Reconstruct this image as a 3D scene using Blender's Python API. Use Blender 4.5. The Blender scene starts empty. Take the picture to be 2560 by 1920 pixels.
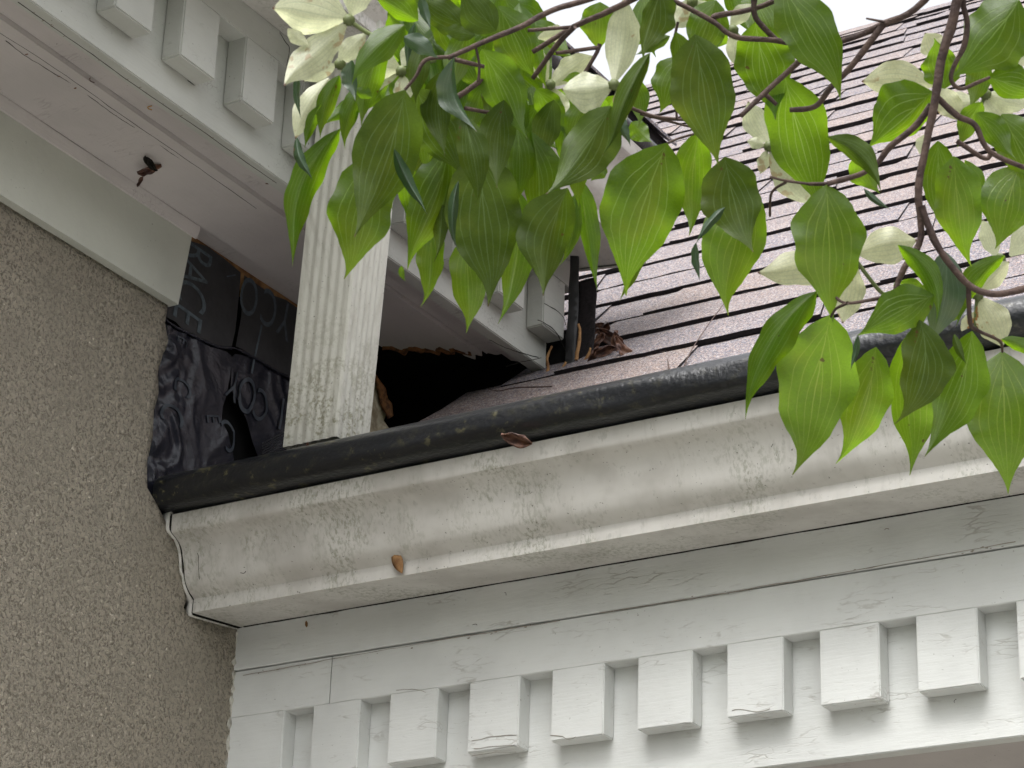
import bpy, bmesh, math, random
from mathutils import Vector, Matrix, noise
from mathutils.geometry import delaunay_2d_cdt
random.seed(7)
S = bpy.context.scene
COL = S.collection
# ------------------------------------------------------------------ camera
FPX = 6333.3
YAW, PITCH, ROLL = math.radians(32.04), math.radians(23.75), math.radians(2.03)
cy, sy, cp, sp = math.cos(YAW), math.sin(YAW), math.cos(PITCH), math.sin(PITCH)
FW = Vector((-sy*cp, cy*cp, sp)); RT = Vector((cy, sy, 0)); UP = RT.cross(FW)
RT, UP = math.cos(ROLL)*RT+math.sin(ROLL)*UP, -math.sin(ROLL)*RT+math.cos(ROLL)*UP
def ray(px, py):
    return (FW*FPX + RT*(px-1280) - UP*(py-960)).normalized()
CAM = -3.6*ray(607, 1574)
def at(px, py, ax, v):                       # point of the plane (axis ax = v) seen at a pixel
    d = ray(px, py); return CAM + d*((v-CAM[ax])/d[ax])
def deep(px, py, dist):                      # point at a given depth from the camera
    d = ray(px, py); return CAM + d*(dist/d.dot(FW))
cam = bpy.data.cameras.new('camera'); co = bpy.data.objects.new('camera', cam); COL.objects.link(co)
cam.sensor_width = 36; cam.lens = FPX/2560*36; cam.clip_end = 500; cam.clip_start = .05
m = Matrix((RT, UP, -FW)).transposed().to_4x4(); m.translation = CAM; co.matrix_world = m
cam.dof.use_dof = True; cam.dof.focus_distance = 2.9; cam.dof.aperture_fstop = 45
S.camera = co
# ------------------------------------------------------------------ light
W = bpy.data.worlds.new('World'); S.world = W; W.use_nodes = True
nt = W.node_tree; nt.nodes.clear()
SUN_EL, SUN_AZ = math.radians(62), math.radians(172)      # azimuth measured from +Y towards +X
sky = nt.nodes.new('ShaderNodeTexSky'); sky.sky_type = 'NISHITA'; sky.sun_disc = False
sky.sun_elevation = SUN_EL; sky.sun_rotation = SUN_AZ; sky.air_density = 1.0; sky.dust_density = 6; sky.ozone_density = 1
hs = nt.nodes.new('ShaderNodeHueSaturation'); hs.inputs['Saturation'].default_value = .14
bg = nt.nodes.new('ShaderNodeBackground'); bg.inputs[1].default_value = .15
wo = nt.nodes.new('ShaderNodeOutputWorld')
nt.links.new(sky.outputs[0], hs.inputs['Color']); nt.links.new(hs.outputs[0], bg.inputs[0]); nt.links.new(bg.outputs[0], wo.inputs[0])
sl = bpy.data.lights.new('sun', 'SUN'); sl.energy = .8; sl.angle = math.radians(35); sl.color = (1, .985, .965)
so = bpy.data.objects.new('sun', sl); COL.objects.link(so)
sd = Vector((math.sin(SUN_AZ)*math.cos(SUN_EL), math.cos(SUN_AZ)*math.cos(SUN_EL), math.sin(SUN_EL)))
so.rotation_euler = (-sd).to_track_quat('-Z', 'Y').to_euler(); so.location = (3, -1, 6)
S.view_settings.view_transform = 'Standard'; S.view_settings.look = 'None'
S.view_settings.exposure = 1.5; S.view_settings.gamma = 1
S.render.engine = 'CYCLES'
try: S.cycles.max_bounces = 8; S.cycles.transparent_max_bounces = 8
except Exception: pass

# ------------------------------------------------------------------ object helpers
def tag(o, label=None, cat=None, group=None, kind=None):
    if label: o['label'] = label
    if cat: o['category'] = cat
    if group: o['group'] = group
    if kind: o['kind'] = kind
    return o
def thing(name, loc, label, cat, group=None):
    o = bpy.data.objects.new(name, None); COL.objects.link(o); o.location = loc; o.empty_display_size = .05
    return tag(o, label, cat, group)
def mk(name, verts, faces, mat, parent=None, smooth=False, origin=None, mats=None, fmat=None, uvs=None, sharp=0):
    o0 = Vector(origin) if origin is not None else Vector((0, 0, 0))
    me = bpy.data.meshes.new(name); me.from_pydata([tuple(Vector(v)-o0) for v in verts], [], faces)
    me.materials.append(mat)
    for x in (mats or []): me.materials.append(x)
    if fmat: me.polygons.foreach_set('material_index', fmat)
    if smooth: me.polygons.foreach_set('use_smooth', [True]*len(me.polygons))
    if uvs:
        l = me.uv_layers.new(name='UVMap')
        for lp in me.loops: l.data[lp.index].uv = uvs[lp.vertex_index]
    me.update()
    if sharp: me.set_sharp_from_angle(angle=math.radians(sharp))
    o = bpy.data.objects.new(name, me); COL.objects.link(o)
    o.location = o0
    if parent is not None:
        o.parent = parent; o.location = o0 - parent.location - (parent.parent.location if parent.parent else Vector((0, 0, 0)))
    return o
def box(name, lo, hi, mat, parent=None, bev=.0015, keep=None, seg=2):
    """box with softened edges; keep = axis/sign whose face keeps sharp borders"""
    bm = bmesh.new(); bmesh.ops.create_cube(bm, size=1)
    for v in bm.verts:
        for i in range(3): v.co[i] = lo[i] if v.co[i] < 0 else hi[i]
    if bev:
        es = bm.edges[:]
        if keep:
            ax, val = keep; es = [e for e in es if not all(abs(v.co[ax]-val) < 1e-6 for v in e.verts)]
        bmesh.ops.bevel(bm, geom=es, offset=bev, segments=seg, affect='EDGES', clamp_overlap=True)
    me = bpy.data.meshes.new(name); bm.to_mesh(me); bm.free(); me.materials.append(mat)
    o = bpy.data.objects.new(name, me); COL.objects.link(o)
    if parent is not None: o.parent = parent; o.location = -parent.location - (parent.parent.location if parent.parent else Vector((0, 0, 0)))
    return o
def extrude(name, prof, a0, a1, ax, mat, parent=None, n=1, closed=False, jit=0, smooth=True, cap=False):
    """extrude a (p, z) profile along axis ax (0: p is y, 1: p is x)"""
    V = []; F = []; k = len(prof)
    for i in range(n+1):
        a = a0+(a1-a0)*i/n
        for j, (p, z) in enumerate(prof):
            q = jit*noise.noise(Vector((a*9, j*.13, 3)))
            V.append((a, p+q, z+q*.7) if ax == 0 else (p+q, a, z+q*.7))
    kk = k if closed else k-1
    for i in range(n):
        for j in range(kk):
            F.append((i*k+j, i*k+(j+1) % k, (i+1)*k+(j+1) % k, (i+1)*k+j))
    if cap: F.append(tuple(range(k))); F.append(tuple(range(n*k, n*k+k)))
    return mk(name, V, F, mat, parent, smooth=smooth, sharp=32)
def spline(pts, n=6):
    out = []
    P = [pts[0]]+list(pts)+[pts[-1]]
    for i in range(1, len(P)-2):
        a, b, c, d = [Vector(q) for q in P[i-1:i+3]]
        for s in range(n):
            t = s/n
            out.append(.5*((2*b)+(c-a)*t+(2*a-5*b+4*c-d)*t*t+(3*b-a-3*c+d)*t**3))
    out.append(Vector(pts[-1])); return out
def tube_geo(pts, rads, V, F, seg=8, lump=0):
    b0 = len(V); n = len(pts)
    ref = Vector((.31, .2, .93))
    for i, p in enumerate(pts):
        t = (pts[min(i+1, n-1)]-pts[max(i-1, 0)]).normalized()
        a = t.cross(ref).normalized(); b = t.cross(a)
        for s in range(seg):
            an = 2*math.pi*s/seg
            r = rads[i]*(1+lump*noise.noise(p*140+Vector((s, 0, 0))))
            V.append(p+a*math.cos(an)*r+b*math.sin(an)*r)
    for i in range(n-1):
        for s in range(seg):
            F.append((b0+i*seg+s, b0+i*seg+(s+1) % seg, b0+(i+1)*seg+(s+1) % seg, b0+(i+1)*seg+s))
    F.append(tuple(b0+s for s in range(seg))); F.append(tuple(b0+(n-1)*seg+s for s in range(seg)))
def sheet(name, poly, ax, v, mat, parent=None, step=.01, disp=None, smooth=True, thick=0):
    """triangulated sheet filling a polygon given in the plane's own 2 axes; disp(a,b)->offset along ax"""
    oth = [i for i in range(3) if i != ax]
    P = [Vector(q) for q in poly]; n = len(P)
    # resample border
    B = []
    for i in range(n):
        a, b = P[i], P[(i+1) % n]; k = max(1, int((b-a).length/step))
        B += [a.lerp(b, j/k) for j in range(k)]
    E = [(i, (i+1) % len(B)) for i in range(len(B))]
    lo = [min(q[i] for q in B) for i in (0, 1)]; hi = [max(q[i] for q in B) for i in (0, 1)]
    def inside(x, y):
        c = False
        for i in range(n):
            a, b = P[i], P[(i+1) % n]
            if (a[1] > y) != (b[1] > y) and x < (b[0]-a[0])*(y-a[1])/(b[1]-a[1])+a[0]: c = not c
        return c
    I = []
    x = lo[0]+step/2
    while x < hi[0]:
        y = lo[1]+step/2
        while y < hi[1]:
            if inside(x, y): I.append(Vector((x+random.uniform(-.2, .2)*step, y+random.uniform(-.2, .2)*step)))
            y += step
        x += step
    r = delaunay_2d_cdt(B+I, E, [], 1, 1e-7)
    V = []
    for q in r[0]:
        w = [0, 0, 0]; w[oth[0]] = q[0]; w[oth[1]] = q[1]; w[ax] = v+(disp(q[0], q[1]) if disp else 0); V.append(w)
    o = mk(name, V, r[2], mat, parent, smooth=smooth)
    if thick:
        md = o.modifiers.new('t', 'SOLIDIFY'); md.thickness = thick; md.offset = 0
    return o

# ------------------------------------------------------------------ materials
class NT:
    def __init__(s, name):
        s.m = bpy.data.materials.new(name); s.m.use_nodes = True; s.t = s.m.node_tree; s.t.nodes.clear()
        s.out = s.t.nodes.new('ShaderNodeOutputMaterial')
        s.tc = s.t.nodes.new('ShaderNodeTexCoord')
    def n(s, typ, ins=None, **kw):
        nd = s.t.nodes.new('ShaderNode'+typ)
        for k, v in kw.items(): setattr(nd, k, v)
        for k, v in (ins or {}).items():
            if hasattr(v, 'is_output') or isinstance(v, bpy.types.NodeSocket): s.t.links.new(v, nd.inputs[k])
            else: nd.inputs[k].default_value = v
        return nd
    def math(s, op, a, b=0.0, c=None, clamp=False):
        ins = {0: a, 1: b}
        if c is not None: ins[2] = c
        return s.n('Math', ins, operation=op, use_clamp=clamp).outputs[0]
    def obj(s): return s.tc.outputs['Object']
    def scaled(s, sc, src=None): return s.n('Mapping', {'Vector': src or s.obj(), 'Scale': sc}).outputs[0]
    def noise(s, vec, scale, detail=3, rough=.55, dist=0):
        return s.n('TexNoise', {'Vector': vec, 'Scale': scale, 'Detail': detail, 'Roughness': rough, 'Distortion': dist}).outputs['Fac']
    def step(s, v, lo, hi): return s.n('MapRange', {0: v, 1: lo, 2: hi, 3: 0.0, 4: 1.0}, interpolation_type='SMOOTHSTEP').outputs[0]
    def mix(s, f, a, b):
        nd = s.n('Mix', {}, data_type='RGBA')
        for i, v in ((0, f), (6, a), (7, b)):
            if isinstance(v, bpy.types.NodeSocket): s.t.links.new(v, nd.inputs[i])
            else: nd.inputs[i].default_value = v if i == 0 else (*v[:3], 1)
        return nd.outputs[2]
    def bump(s, h, strength, dist, prev=None):
        ins = {'Height': h, 'Strength': strength, 'Distance': dist}
        if prev: ins['Normal'] = prev
        return s.n('Bump', ins).outputs[0]
    def pbr(s, col, rough=.6, nrm=None, spec=.35, metal=0, coat=0):
        p = s.t.nodes.new('ShaderNodeBsdfPrincipled')
        for k, v in (('Base Color', col), ('Roughness', rough), ('Specular IOR Level', spec), ('Metallic', metal), ('Coat Weight', coat)):
            if isinstance(v, bpy.types.NodeSocket): s.t.links.new(v, p.inputs[k])
            else: p.inputs[k].default_value = (*v[:3], 1) if k == 'Base Color' else v
        if nrm: s.t.links.new(nrm, p.inputs['Normal'])
        s.t.links.new(p.outputs[0], s.out.inputs[0]); return s.m

def wood_paint(name, col, grain=(4, 40, 40), crack=.0, dirt=.5, speck=.6, ccol=(.12, .10, .09)):
    b = NT(name); o = b.obj()
    g = b.noise(b.scaled(grain), 6, 5, .6)
    big = b.noise(o, 5, 4, .6)
    c = b.mix(b.step(big, .35, .7), col, [x*.86 for x in col])
    c = b.mix(b.math('MULTIPLY', b.step(g, .5, .8), .25*dirt), c, (.36, .33, .28))
    # fine specks of dirt
    sp_ = b.step(b.noise(b.scaled((1, 1, 1)), 260, 2, .5), .70, .76)
    msk = b.step(b.noise(o, 9, 3, .6), .42, .62)
    c = b.mix(b.math('MULTIPLY', b.math('MULTIPLY', sp_, msk), speck), c, (.10, .09, .07))
    h = b.math('ADD', b.math('MULTIPLY', g, .7), b.math('MULTIPLY', b.noise(o, 90, 3, .6), .5))
    if crack:
        wob = b.n('TexNoise', {'Vector': o, 'Scale': 30.0, 'Detail': 3.0}).outputs['Color']
        vv = b.n('VectorMath', {0: o, 1: b.n('VectorMath', {0: wob, 'Scale': .012}, operation='SCALE').outputs[0]}, operation='ADD').outputs[0]
        ed = b.n('TexVoronoi', {'Vector': b.scaled((16, 130, 130), vv), 'Scale': 1.0}, feature='DISTANCE_TO_EDGE').outputs['Distance']
        ln = b.math('SUBTRACT', 1.0, b.step(ed, .02, .075))
        cm = b.step(b.noise(b.scaled((1, 1, 2.2)), 9, 4, .75), .52, .68)
        cr = b.math('MULTIPLY', b.math('MULTIPLY', ln, cm), crack)
        c = b.mix(cr, c, ccol); h = b.math('SUBTRACT', h, b.math('MULTIPLY', cr, 1.5))
    return b.pbr(c, .55, b.bump(h, .35, .0022), .3)

def mat_gutter(name):
    b = NT(name); o = b.obj(); col = (.53, .515, .48)
    st = b.noise(b.scaled((38, 6, 5)), 2.2, 5, .65)            # runs
    big = b.noise(o, 7, 4, .65)
    c = b.mix(b.math('MULTIPLY', b.step(st, .5, .8), .5), col, (.40, .38, .345))
    c = b.mix(b.math('MULTIPLY', b.step(big, .45, .68), .5), c, (.31, .29, .26))
    blot = b.step(b.noise(b.scaled((1, 1, .5)), 95, 3, .6), .60, .70)
    c = b.mix(b.math('MULTIPLY', blot, .35), c, (.26, .25, .22))
    alg = b.math('MULTIPLY', b.step(b.noise(b.scaled((1, 1, .6)), 5, 5, .75), .48, .64), b.step(b.noise(b.scaled((1.6, 1, .8)), 130, 4, .7), .46, .6))
    c = b.mix(b.math('MULTIPLY', alg, .62), c, (.19, .195, .135))
    spk = b.step(b.noise(o, 240, 2, .5), .70, .75)
    c = b.mix(b.math('MULTIPLY', spk, .75), c, (.06, .055, .045))
    return b.pbr(c, .5, b.bump(b.noise(o, 60, 3, .6), .12, .001), .35)

def mat_stucco():
    b = NT('stucco'); o = b.obj()
    w = b.n('TexNoise', {'Vector': o, 'Scale': 120.0, 'Detail': 2.0}).outputs['Color']
    vv = b.n('VectorMath', {0: o, 1: b.n('VectorMath', {0: w, 'Scale': .006}, operation='SCALE').outputs[0]}, operation='ADD').outputs[0]
    n1 = b.noise(vv, 190, 4, .62, .9); n2 = b.noise(o, 360, 2, .5); n3 = b.noise(o, 14, 4, .6)
    h = b.math('ADD', b.math('MULTIPLY', b.step(n1, .30, .70), 1.3), b.math('MULTIPLY', n2, .4))
    c = b.mix(b.step(n1, .34, .56), (.28, .245, .19), (.74, .66, .54))
    c = b.mix(b.math('MULTIPLY', b.step(n3, .35, .7), .4), c, (.54, .485, .395))
    c = b.mix(b.math('MULTIPLY', b.step(b.noise(b.scaled((1, 1, .25)), 4, 4, .6), .45, .7), .3), c, (.48, .43, .35))
    pit = b.step(b.noise(o, 330, 1, .5), .72, .77)
    c = b.mix(b.math('MULTIPLY', pit, .55), c, (.09, .075, .055))
    return b.pbr(c, .95, b.bump(h, 1.0, .012), .1)

def mat_guard():
    b = NT('black_guard'); o = b.obj()
    big = b.noise(o, 11, 4, .7)
    c = b.mix(b.step(b.noise(b.scaled((1, 3, 1)), 60, 4, .7), .52, .72), (.008, .009, .011), (.020, .020, .016))
    left = b.step(b.n('SeparateXYZ', {0: o}).outputs[0], .75, .1)
    mo = b.math('MULTIPLY', b.step(b.noise(o, 45, 4, .75), .56, .66), b.math('MULTIPLY', b.step(big, .38, .6), b.math('ADD', .25, b.math('MULTIPLY', left, .75))))
    c = b.mix(b.math('MULTIPLY', mo, .75), c, (.17, .155, .075))
    h = b.noise(b.scaled((1, 1.6, 1)), 130, 2, .5)
    return b.pbr(c, .30, b.bump(h, .7, .0013), .55)

def mat_shingle():
    b = NT('shingle'); o = b.obj()
    at_ = b.n('Attribute', {}, attribute_name='tone').outputs['Fac']
    v = b.n('TexVoronoi', {'Vector': o, 'Scale': 480.0}).outputs['Color']
    s = b.n('SeparateColor', {0: v}).outputs
    base = b.mix(at_, (.10, .10, .122), (.165, .128, .112))
    patch = b.step(b.noise(o, 12, 3, .6), .4, .65)
    base = b.mix(b.math('MULTIPLY', patch, .4), base, (.135, .125, .128))
    c = b.mix(b.step(s[0], .62, .72), base, (.29, .265, .27))
    c = b.mix(b.step(s[1], .70, .78), c, (.07, .06, .07))
    c = b.mix(b.step(s[2], .80, .86), c, (.27, .20, .165))
    return b.pbr(c, .85, b.bump(s[0], .7, .0015), .3)

def flat(name, col, rough=.6, var=.0, vs=30, bs=.3, bd=.002, spec=.35, col2=None):
    b = NT(name); o = b.obj()
    n = b.noise(o, vs, 4, .6)
    c = b.mix(b.step(n, .4, .65), col, col2 or [x*(1-var) for x in col])
    return b.pbr(c, rough, b.bump(b.noise(o, vs*3, 3, .6), bs, bd) if bs else None, spec)

def mat_leaf(name, dcol, tcol, vein=(.28, .42, .08), kind='leaf', gloss=.07, spots=0, tf=.66):
    b = NT(name); o = b.obj()
    uv = b.n('SeparateXYZ', {0: b.tc.outputs['UV']}).outputs
    rnd = b.n('ObjectInfo').outputs['Random']
    wv = b.math('MULTIPLY', b.math('SUBTRACT', b.noise(o, 45, 2, .5), .5), .10)
    u = b.math('ADD', uv[0], b.math('MULTIPLY', b.math('SUBTRACT', rnd, .5), .06)) if kind == 'leaf' else uv[0]; v = b.math('ADD', b.math('SUBTRACT', b.math('MULTIPLY', uv[1], 2.0), 1.0), wv); av = b.math('ABSOLUTE', v)
    mask = None
    if kind == 'leaf':
        mask = b.math('SUBTRACT', 1.0, b.step(av, .006, .026))
        for u0, A in ((.0, .74), (.07, .49), (.24, .27)):
            t = b.math('MULTIPLY', b.math('SUBTRACT', u, u0), -4.6)
            curve = b.math('MULTIPLY', b.math('SUBTRACT', 1.0, b.math('EXPONENT', t)), A)
            # slightly different on both sides
            dd = b.math('ABSOLUTE', b.math('SUBTRACT', av, b.math('ADD', curve, b.math('MULTIPLY', v, .02))))
            ln = b.math('MULTIPLY', b.math('SUBTRACT', 1.0, b.step(dd, .003, .020)), b.step(u, u0, u0+.02))
            ln = b.math('MULTIPLY', ln, b.step(u, .93, .80))
            mask = b.math('MAXIMUM', mask, b.math('MULTIPLY', ln, .85))
        # thin cross veins
        w = b.n('TexNoise', {'Vector': b.tc.outputs['UV'], 'Scale': 9.0, 'Detail': 2.0}).outputs['Fac']
        cr = b.math('SINE', b.math('ADD', b.math('MULTIPLY', u, 210.0), b.math('MULTIPLY', w, 30.0)))
        cr = b.math('MULTIPLY', b.step(cr, .86, .98), .10)
        mask = b.math('MAXIMUM', mask, cr)
    else:
        sn = b.math('SINE', b.math('MULTIPLY', v, 26.0)); mask = b.math('MULTIPLY', b.step(sn, .72, 1.0), .55)
    nz = b.math('ADD', b.math('MULTIPLY', b.noise(o, 60, 3, .6), .55), b.math('MULTIPLY', b.noise(o, 700, 2, .6), .45))
    d = b.mix(b.step(nz, .35, .65), dcol, [x*.75 for x in dcol]); t = b.mix(b.step(nz, .35, .65), tcol, [x*.82 for x in tcol])
    d = b.mix(mask, d, [x*.75 for x in vein]); t = b.mix(mask, t, vein)
    if spots:
        sp_ = b.math('MULTIPLY', b.step(b.noise(o, 75, 3, .6, .4), .60, .66), b.step(b.noise(o, 22, 2, .5), .46, .56))
        sp_ = b.math('MULTIPLY', sp_, spots)
        d = b.mix(sp_, d, (.33, .16, .05)); t = b.mix(sp_, t, (.30, .12, .03))
        tip = b.step(u, .95, .99); d = b.mix(tip, d, (.12, .05, .03)); t = b.mix(tip, t, (.1, .04, .02))
    if kind == 'leaf':
        hole = b.math('MULTIPLY', b.step(b.noise(o, 110, 2, .5), .74, .77), .85)
        d = b.mix(hole, d, (.10, .05, .02)); t = b.mix(hole, t, (.10, .05, .01))
        yel = b.math('MULTIPLY', b.step(b.noise(o, 18, 3, .6), .55, .75), .35)
        t = b.mix(yel, t, (.34, .38, .02))
        t = b.mix(b.math('MULTIPLY', b.step(rnd, .6, 1.0), .25), t, [x*.6 for x in tcol])
    tipb = b.step(uv[0], .965, .995); d = b.mix(tipb, d, (.10, .04, .03))
    h = b.math('SUBTRACT', b.noise(o, 240, 2, .5), b.math('MULTIPLY', mask, .7))
    nrm = b.bump(h, .35, .0006)
    df = b.n('BsdfDiffuse', {'Color': d, 'Normal': nrm}).outputs[0]
    tr = b.n('BsdfTranslucent', {'Color': t, 'Normal': nrm}).outputs[0]
    gl = b.n('BsdfGlossy', {'Color': (1, 1, 1, 1), 'Roughness': .38, 'Normal': nrm}).outputs[0]
    m1 = b.n('MixShader', {0: tf, 1: df, 2: tr}).outputs[0]
    m2 = b.n('MixShader', {0: gloss, 1: m1, 2: gl}).outputs[0]
    b.t.links.new(m2, b.out.inputs[0]); return b.m

M = dict(
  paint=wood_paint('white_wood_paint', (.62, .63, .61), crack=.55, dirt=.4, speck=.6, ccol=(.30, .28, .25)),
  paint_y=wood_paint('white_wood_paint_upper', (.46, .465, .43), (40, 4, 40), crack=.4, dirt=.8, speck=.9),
  soffit=wood_paint('soffit_paint_bounce_tint', (.50, .465, .45), (40, 3, 40), crack=.4, dirt=.6, speck=.9, ccol=(.2, .16, .16)),  # mauve of the ground bounce put into the soffit's white paint
  board=wood_paint('plain_board_paint', (.49, .495, .44), (3, 3, 3), crack=0, dirt=.3, speck=.7),
  gutter=mat_gutter('gutter_enamel'), stucco=mat_stucco(), guard=mat_guard(), shingle=mat_shingle(),
  edge=flat('shingle_cut_edge', (.018, .015, .016), .9, .4, 200, .5, .002, .2),
  black=flat('black_timber_and_shade', (.006, .006, .006), .95, .3, 20, 0, spec=.1),  # also the painted shade inside the rotten cavity
  wood=flat('bare_wood', (.30, .17, .075), .8, 0, 50, .5, .002, .2, (.16, .08, .035)),
  rot=flat('rotten_wood', (.20, .09, .035), .9, 0, 90, .8, .004, .2, (.07, .035, .02)),
  paper=flat('torn_paper', (.42, .37, .27), .9, .35, 60, .6, .003, .2, (.25, .20, .13)),
  felt=flat('felt_flat', (.032, .032, .034), .5, .25, 40, .25, .001, .35),
  plastic=flat('felt_crinkled', (.014, .015, .023), .27, .3, 25, .35, .003, .45),
  ink=flat('felt_ink', (.085, .108, .125), .6, .35, 120, 0, spec=.3),
  ink_faint=flat('felt_ink_faint', (.035, .045, .058), .45, .35, 120, 0, spec=.4),
  caulk=flat('caulk', (.50, .48, .42), .7, .4, 60, .7, .003, .3),
  gap=flat('dark_gap', (.02, .018, .015), .9, .2, 60, 0, spec=.1),
  bark=flat('twig_bark', (.085, .055, .045), .75, 0, 90, .8, .002, .3, (.045, .028, .026)),
  trunk=flat('trunk_bark', (.16, .13, .10), .9, .45, 20, 1, .01, .2),
  dead=flat('dead_leaf', (.12, .055, .032), .5, 0, 60, .6, .003, .4, (.045, .02, .016)),
  amber=flat('amber_leaf', (.50, .26, .05), .6, .3, 60, .4, .002, .3),
  stem=flat('green_stem', (.14, .17, .06), .55, .3, 60, 0, spec=.4),
  redstem=flat('red_stem', (.16, .07, .05), .55, .3, 60, 0, spec=.4),
  grass=flat('grass', (.05, .08, .025), .9, .5, 3, .8, .03, .2, (.09, .10, .04)),
  blocker_green=flat('light_blocker_green', (.05, .085, .025), .8, .6, 5, 1, .05, .2),  # green of the added light-blocking wall
  pave=flat('paving', (.33, .325, .31), .9, .25, 8, .4, .004, .2),
  hair=flat('paint_hairline', (.30, .27, .23), .9, .3, 60, 0, spec=.1),
  web=flat('spider_silk', (.45, .43, .38), .8, .2, 40, 0, spec=.2),
)
# ------------------------------------------------------------------ downspout metal (fluted)
def mat_spout():
    b = NT('downspout_enamel'); o = b.obj()
    c = b.mix(b.step(b.noise(b.scaled((60, 60, 5)), 1.5, 4, .6), .45, .75), (.54, .535, .48), (.43, .42, .37))
    z = b.n('SeparateXYZ', {0: o}).outputs[2]
    low = b.step(z, .40, .17)
    alg = b.math('MULTIPLY', b.step(b.noise(o, 26, 5, .75), .42, .58), b.math('MULTIPLY', low, b.step(b.noise(o, 180, 3, .6), .42, .58)))
    c = b.mix(b.math('MULTIPLY', alg, .75), c, (.15, .14, .07))
    c = b.mix(b.math('MULTIPLY', b.step(b.noise(o, 300, 2, .5), .69, .74), .7), c, (.07, .06, .05))
    return b.pbr(c, .45, b.bump(b.noise(o, 200, 3, .6), .12, .001), .4)
M['spout'] = mat_spout()
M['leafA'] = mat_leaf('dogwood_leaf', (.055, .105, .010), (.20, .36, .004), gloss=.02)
M['leafB'] = mat_leaf('dogwood_leaf_backlit', (.06, .115, .009), (.27, .48, .006), vein=(.34, .46, .06), gloss=.03, tf=.68)  # brighter copy of the leaf: backlight put into its colour
M['leafD'] = mat_leaf('dogwood_leaf_shaded', (.055, .090, .012), (.12, .20, .006), vein=(.16, .24, .07), gloss=.014, tf=.5)  # darker copy of the leaf: shade from leaves above put into its colour
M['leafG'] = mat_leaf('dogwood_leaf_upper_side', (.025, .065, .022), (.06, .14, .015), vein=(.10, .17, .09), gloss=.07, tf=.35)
M['bract'] = mat_leaf('dogwood_bract', (.62, .63, .45), (.72, .74, .46), vein=(.5, .55, .36), kind='bract', gloss=.03, spots=.5, tf=.5)
M['bractS'] = mat_leaf('dogwood_bract_spotted', (.62, .62, .42), (.72, .72, .42), vein=(.5, .55, .36), kind='bract', gloss=.03, spots=1, tf=.5)

# ================================================================== SETTING
GZ = CAM.z-1.6
g = mk('ground', [(-30, -30, GZ), (40, -30, GZ), (40, 40, GZ), (-30, 40, GZ)], [(0, 1, 2, 3)], M['grass']); tag(g, kind='structure')
g = mk('path', [(.0, -9, GZ+.004), (9, -9, GZ+.004), (9, .45, GZ+.004), (.0, .45, GZ+.004)], [(0, 1, 2, 3)], M['pave']); tag(g, kind='structure')

V = []; F = []; nI, nJ = 110, 34  # added unseen green wall that blocks low light from behind camera and right
for i in range(nI+1):
    a = math.radians(185+i/nI*215); hh = 3.7+1.6*max(0, math.cos(a))**1.5
    for j in range(nJ+1):
        z = GZ+j/nJ*hh; p = Vector((2+math.cos(a)*11, -1+math.sin(a)*10, z))
        q = noise.noise(p*.9)*1.2+noise.noise(p*3)*.5+random.uniform(-.12, .12)
        p = p-Vector((math.cos(a), math.sin(a), 0))*(q+.8*math.sin(j/nJ*3.1))+Vector((0, 0, .8*noise.noise(Vector((a*4, 2, 0)))*j/nJ)); V.append(p)
for i in range(nI):
    for j in range(nJ): k_ = i*(nJ+1)+j; F.append((k_, k_+1, k_+nJ+2, k_+nJ+1))
wd = mk('unseen_light_blocker', V, F, M['blocker_green'], None, origin=(2, -11, GZ)); tag(wd, kind='stuff')

# ---------------- stucco wall (plane x = 0), runs towards the viewer
sw = thing('stucco_wall', (0, -1, GZ), 'rough tan stucco wall filling the left side under the eave', 'wall')
def polypix(pts, ax, v):
    oth = [i for i in range(3) if i != ax]
    return [tuple(at(p[0], p[1], ax, v)[i] for i in oth) for p in pts]
ytop = [(-.235, .404), (-.238, .375), (-.229, .352), (-.236, .33), (-.243, .30), (-.237, .27), (-.244, .24), (-.241, .20), (-.247, .165), (-.243, .13)]
edge = []
for i in range(18):                                                  # ragged edge along the gutter end and the fascia
    t = i/17
    a = [(-.243, .13), (-.205, .10), (-.185, .085), (-.150, .045), (-.140, .01), (-.14, -.022), (-.07, -.014), (-.003, -.006), (.004, -.03)]
    f = t*(len(a)-1); k = min(int(f), len(a)-2); f -= k
    edge.append((a[k][0]*(1-f)+a[k+1][0]*f+random.uniform(-.0025, .0025), a[k][1]*(1-f)+a[k+1][1]*f+random.uniform(-.002, .002)))
poly = [(-2.4, GZ), (-2.4, .404)]+ytop[:-1]+edge+[(.006, -.12), (.004, -.25), (.05, -.30), (.05, GZ)]
sheet('stucco_face', poly, 0, .0, M['stucco'], sw, step=.022, disp=lambda y, z: .0018*noise.noise(Vector((y*14, z*14, 1)))+.001*noise.noise(Vector((y*50, z*50, 4))), thick=.016)
box('sheathing', (-.16, -2.4, GZ), (-.035, .05, 1.0), M['black'], sw, bev=0)
# caulk along the wall's top
V, F = [], []
pts = [Vector((.004, -1.6+i*.02, .404+.0022*noise.noise(Vector((i*.7, 0, 0))))) for i in range(69)]
tube_geo(pts, [.0035+.0018*noise.noise(Vector((i*1.3, 5, 0))) for i in range(69)], V, F, 6, .3)
mk('caulk_line', V, F, M['rot'], sw, smooth=True)

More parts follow.
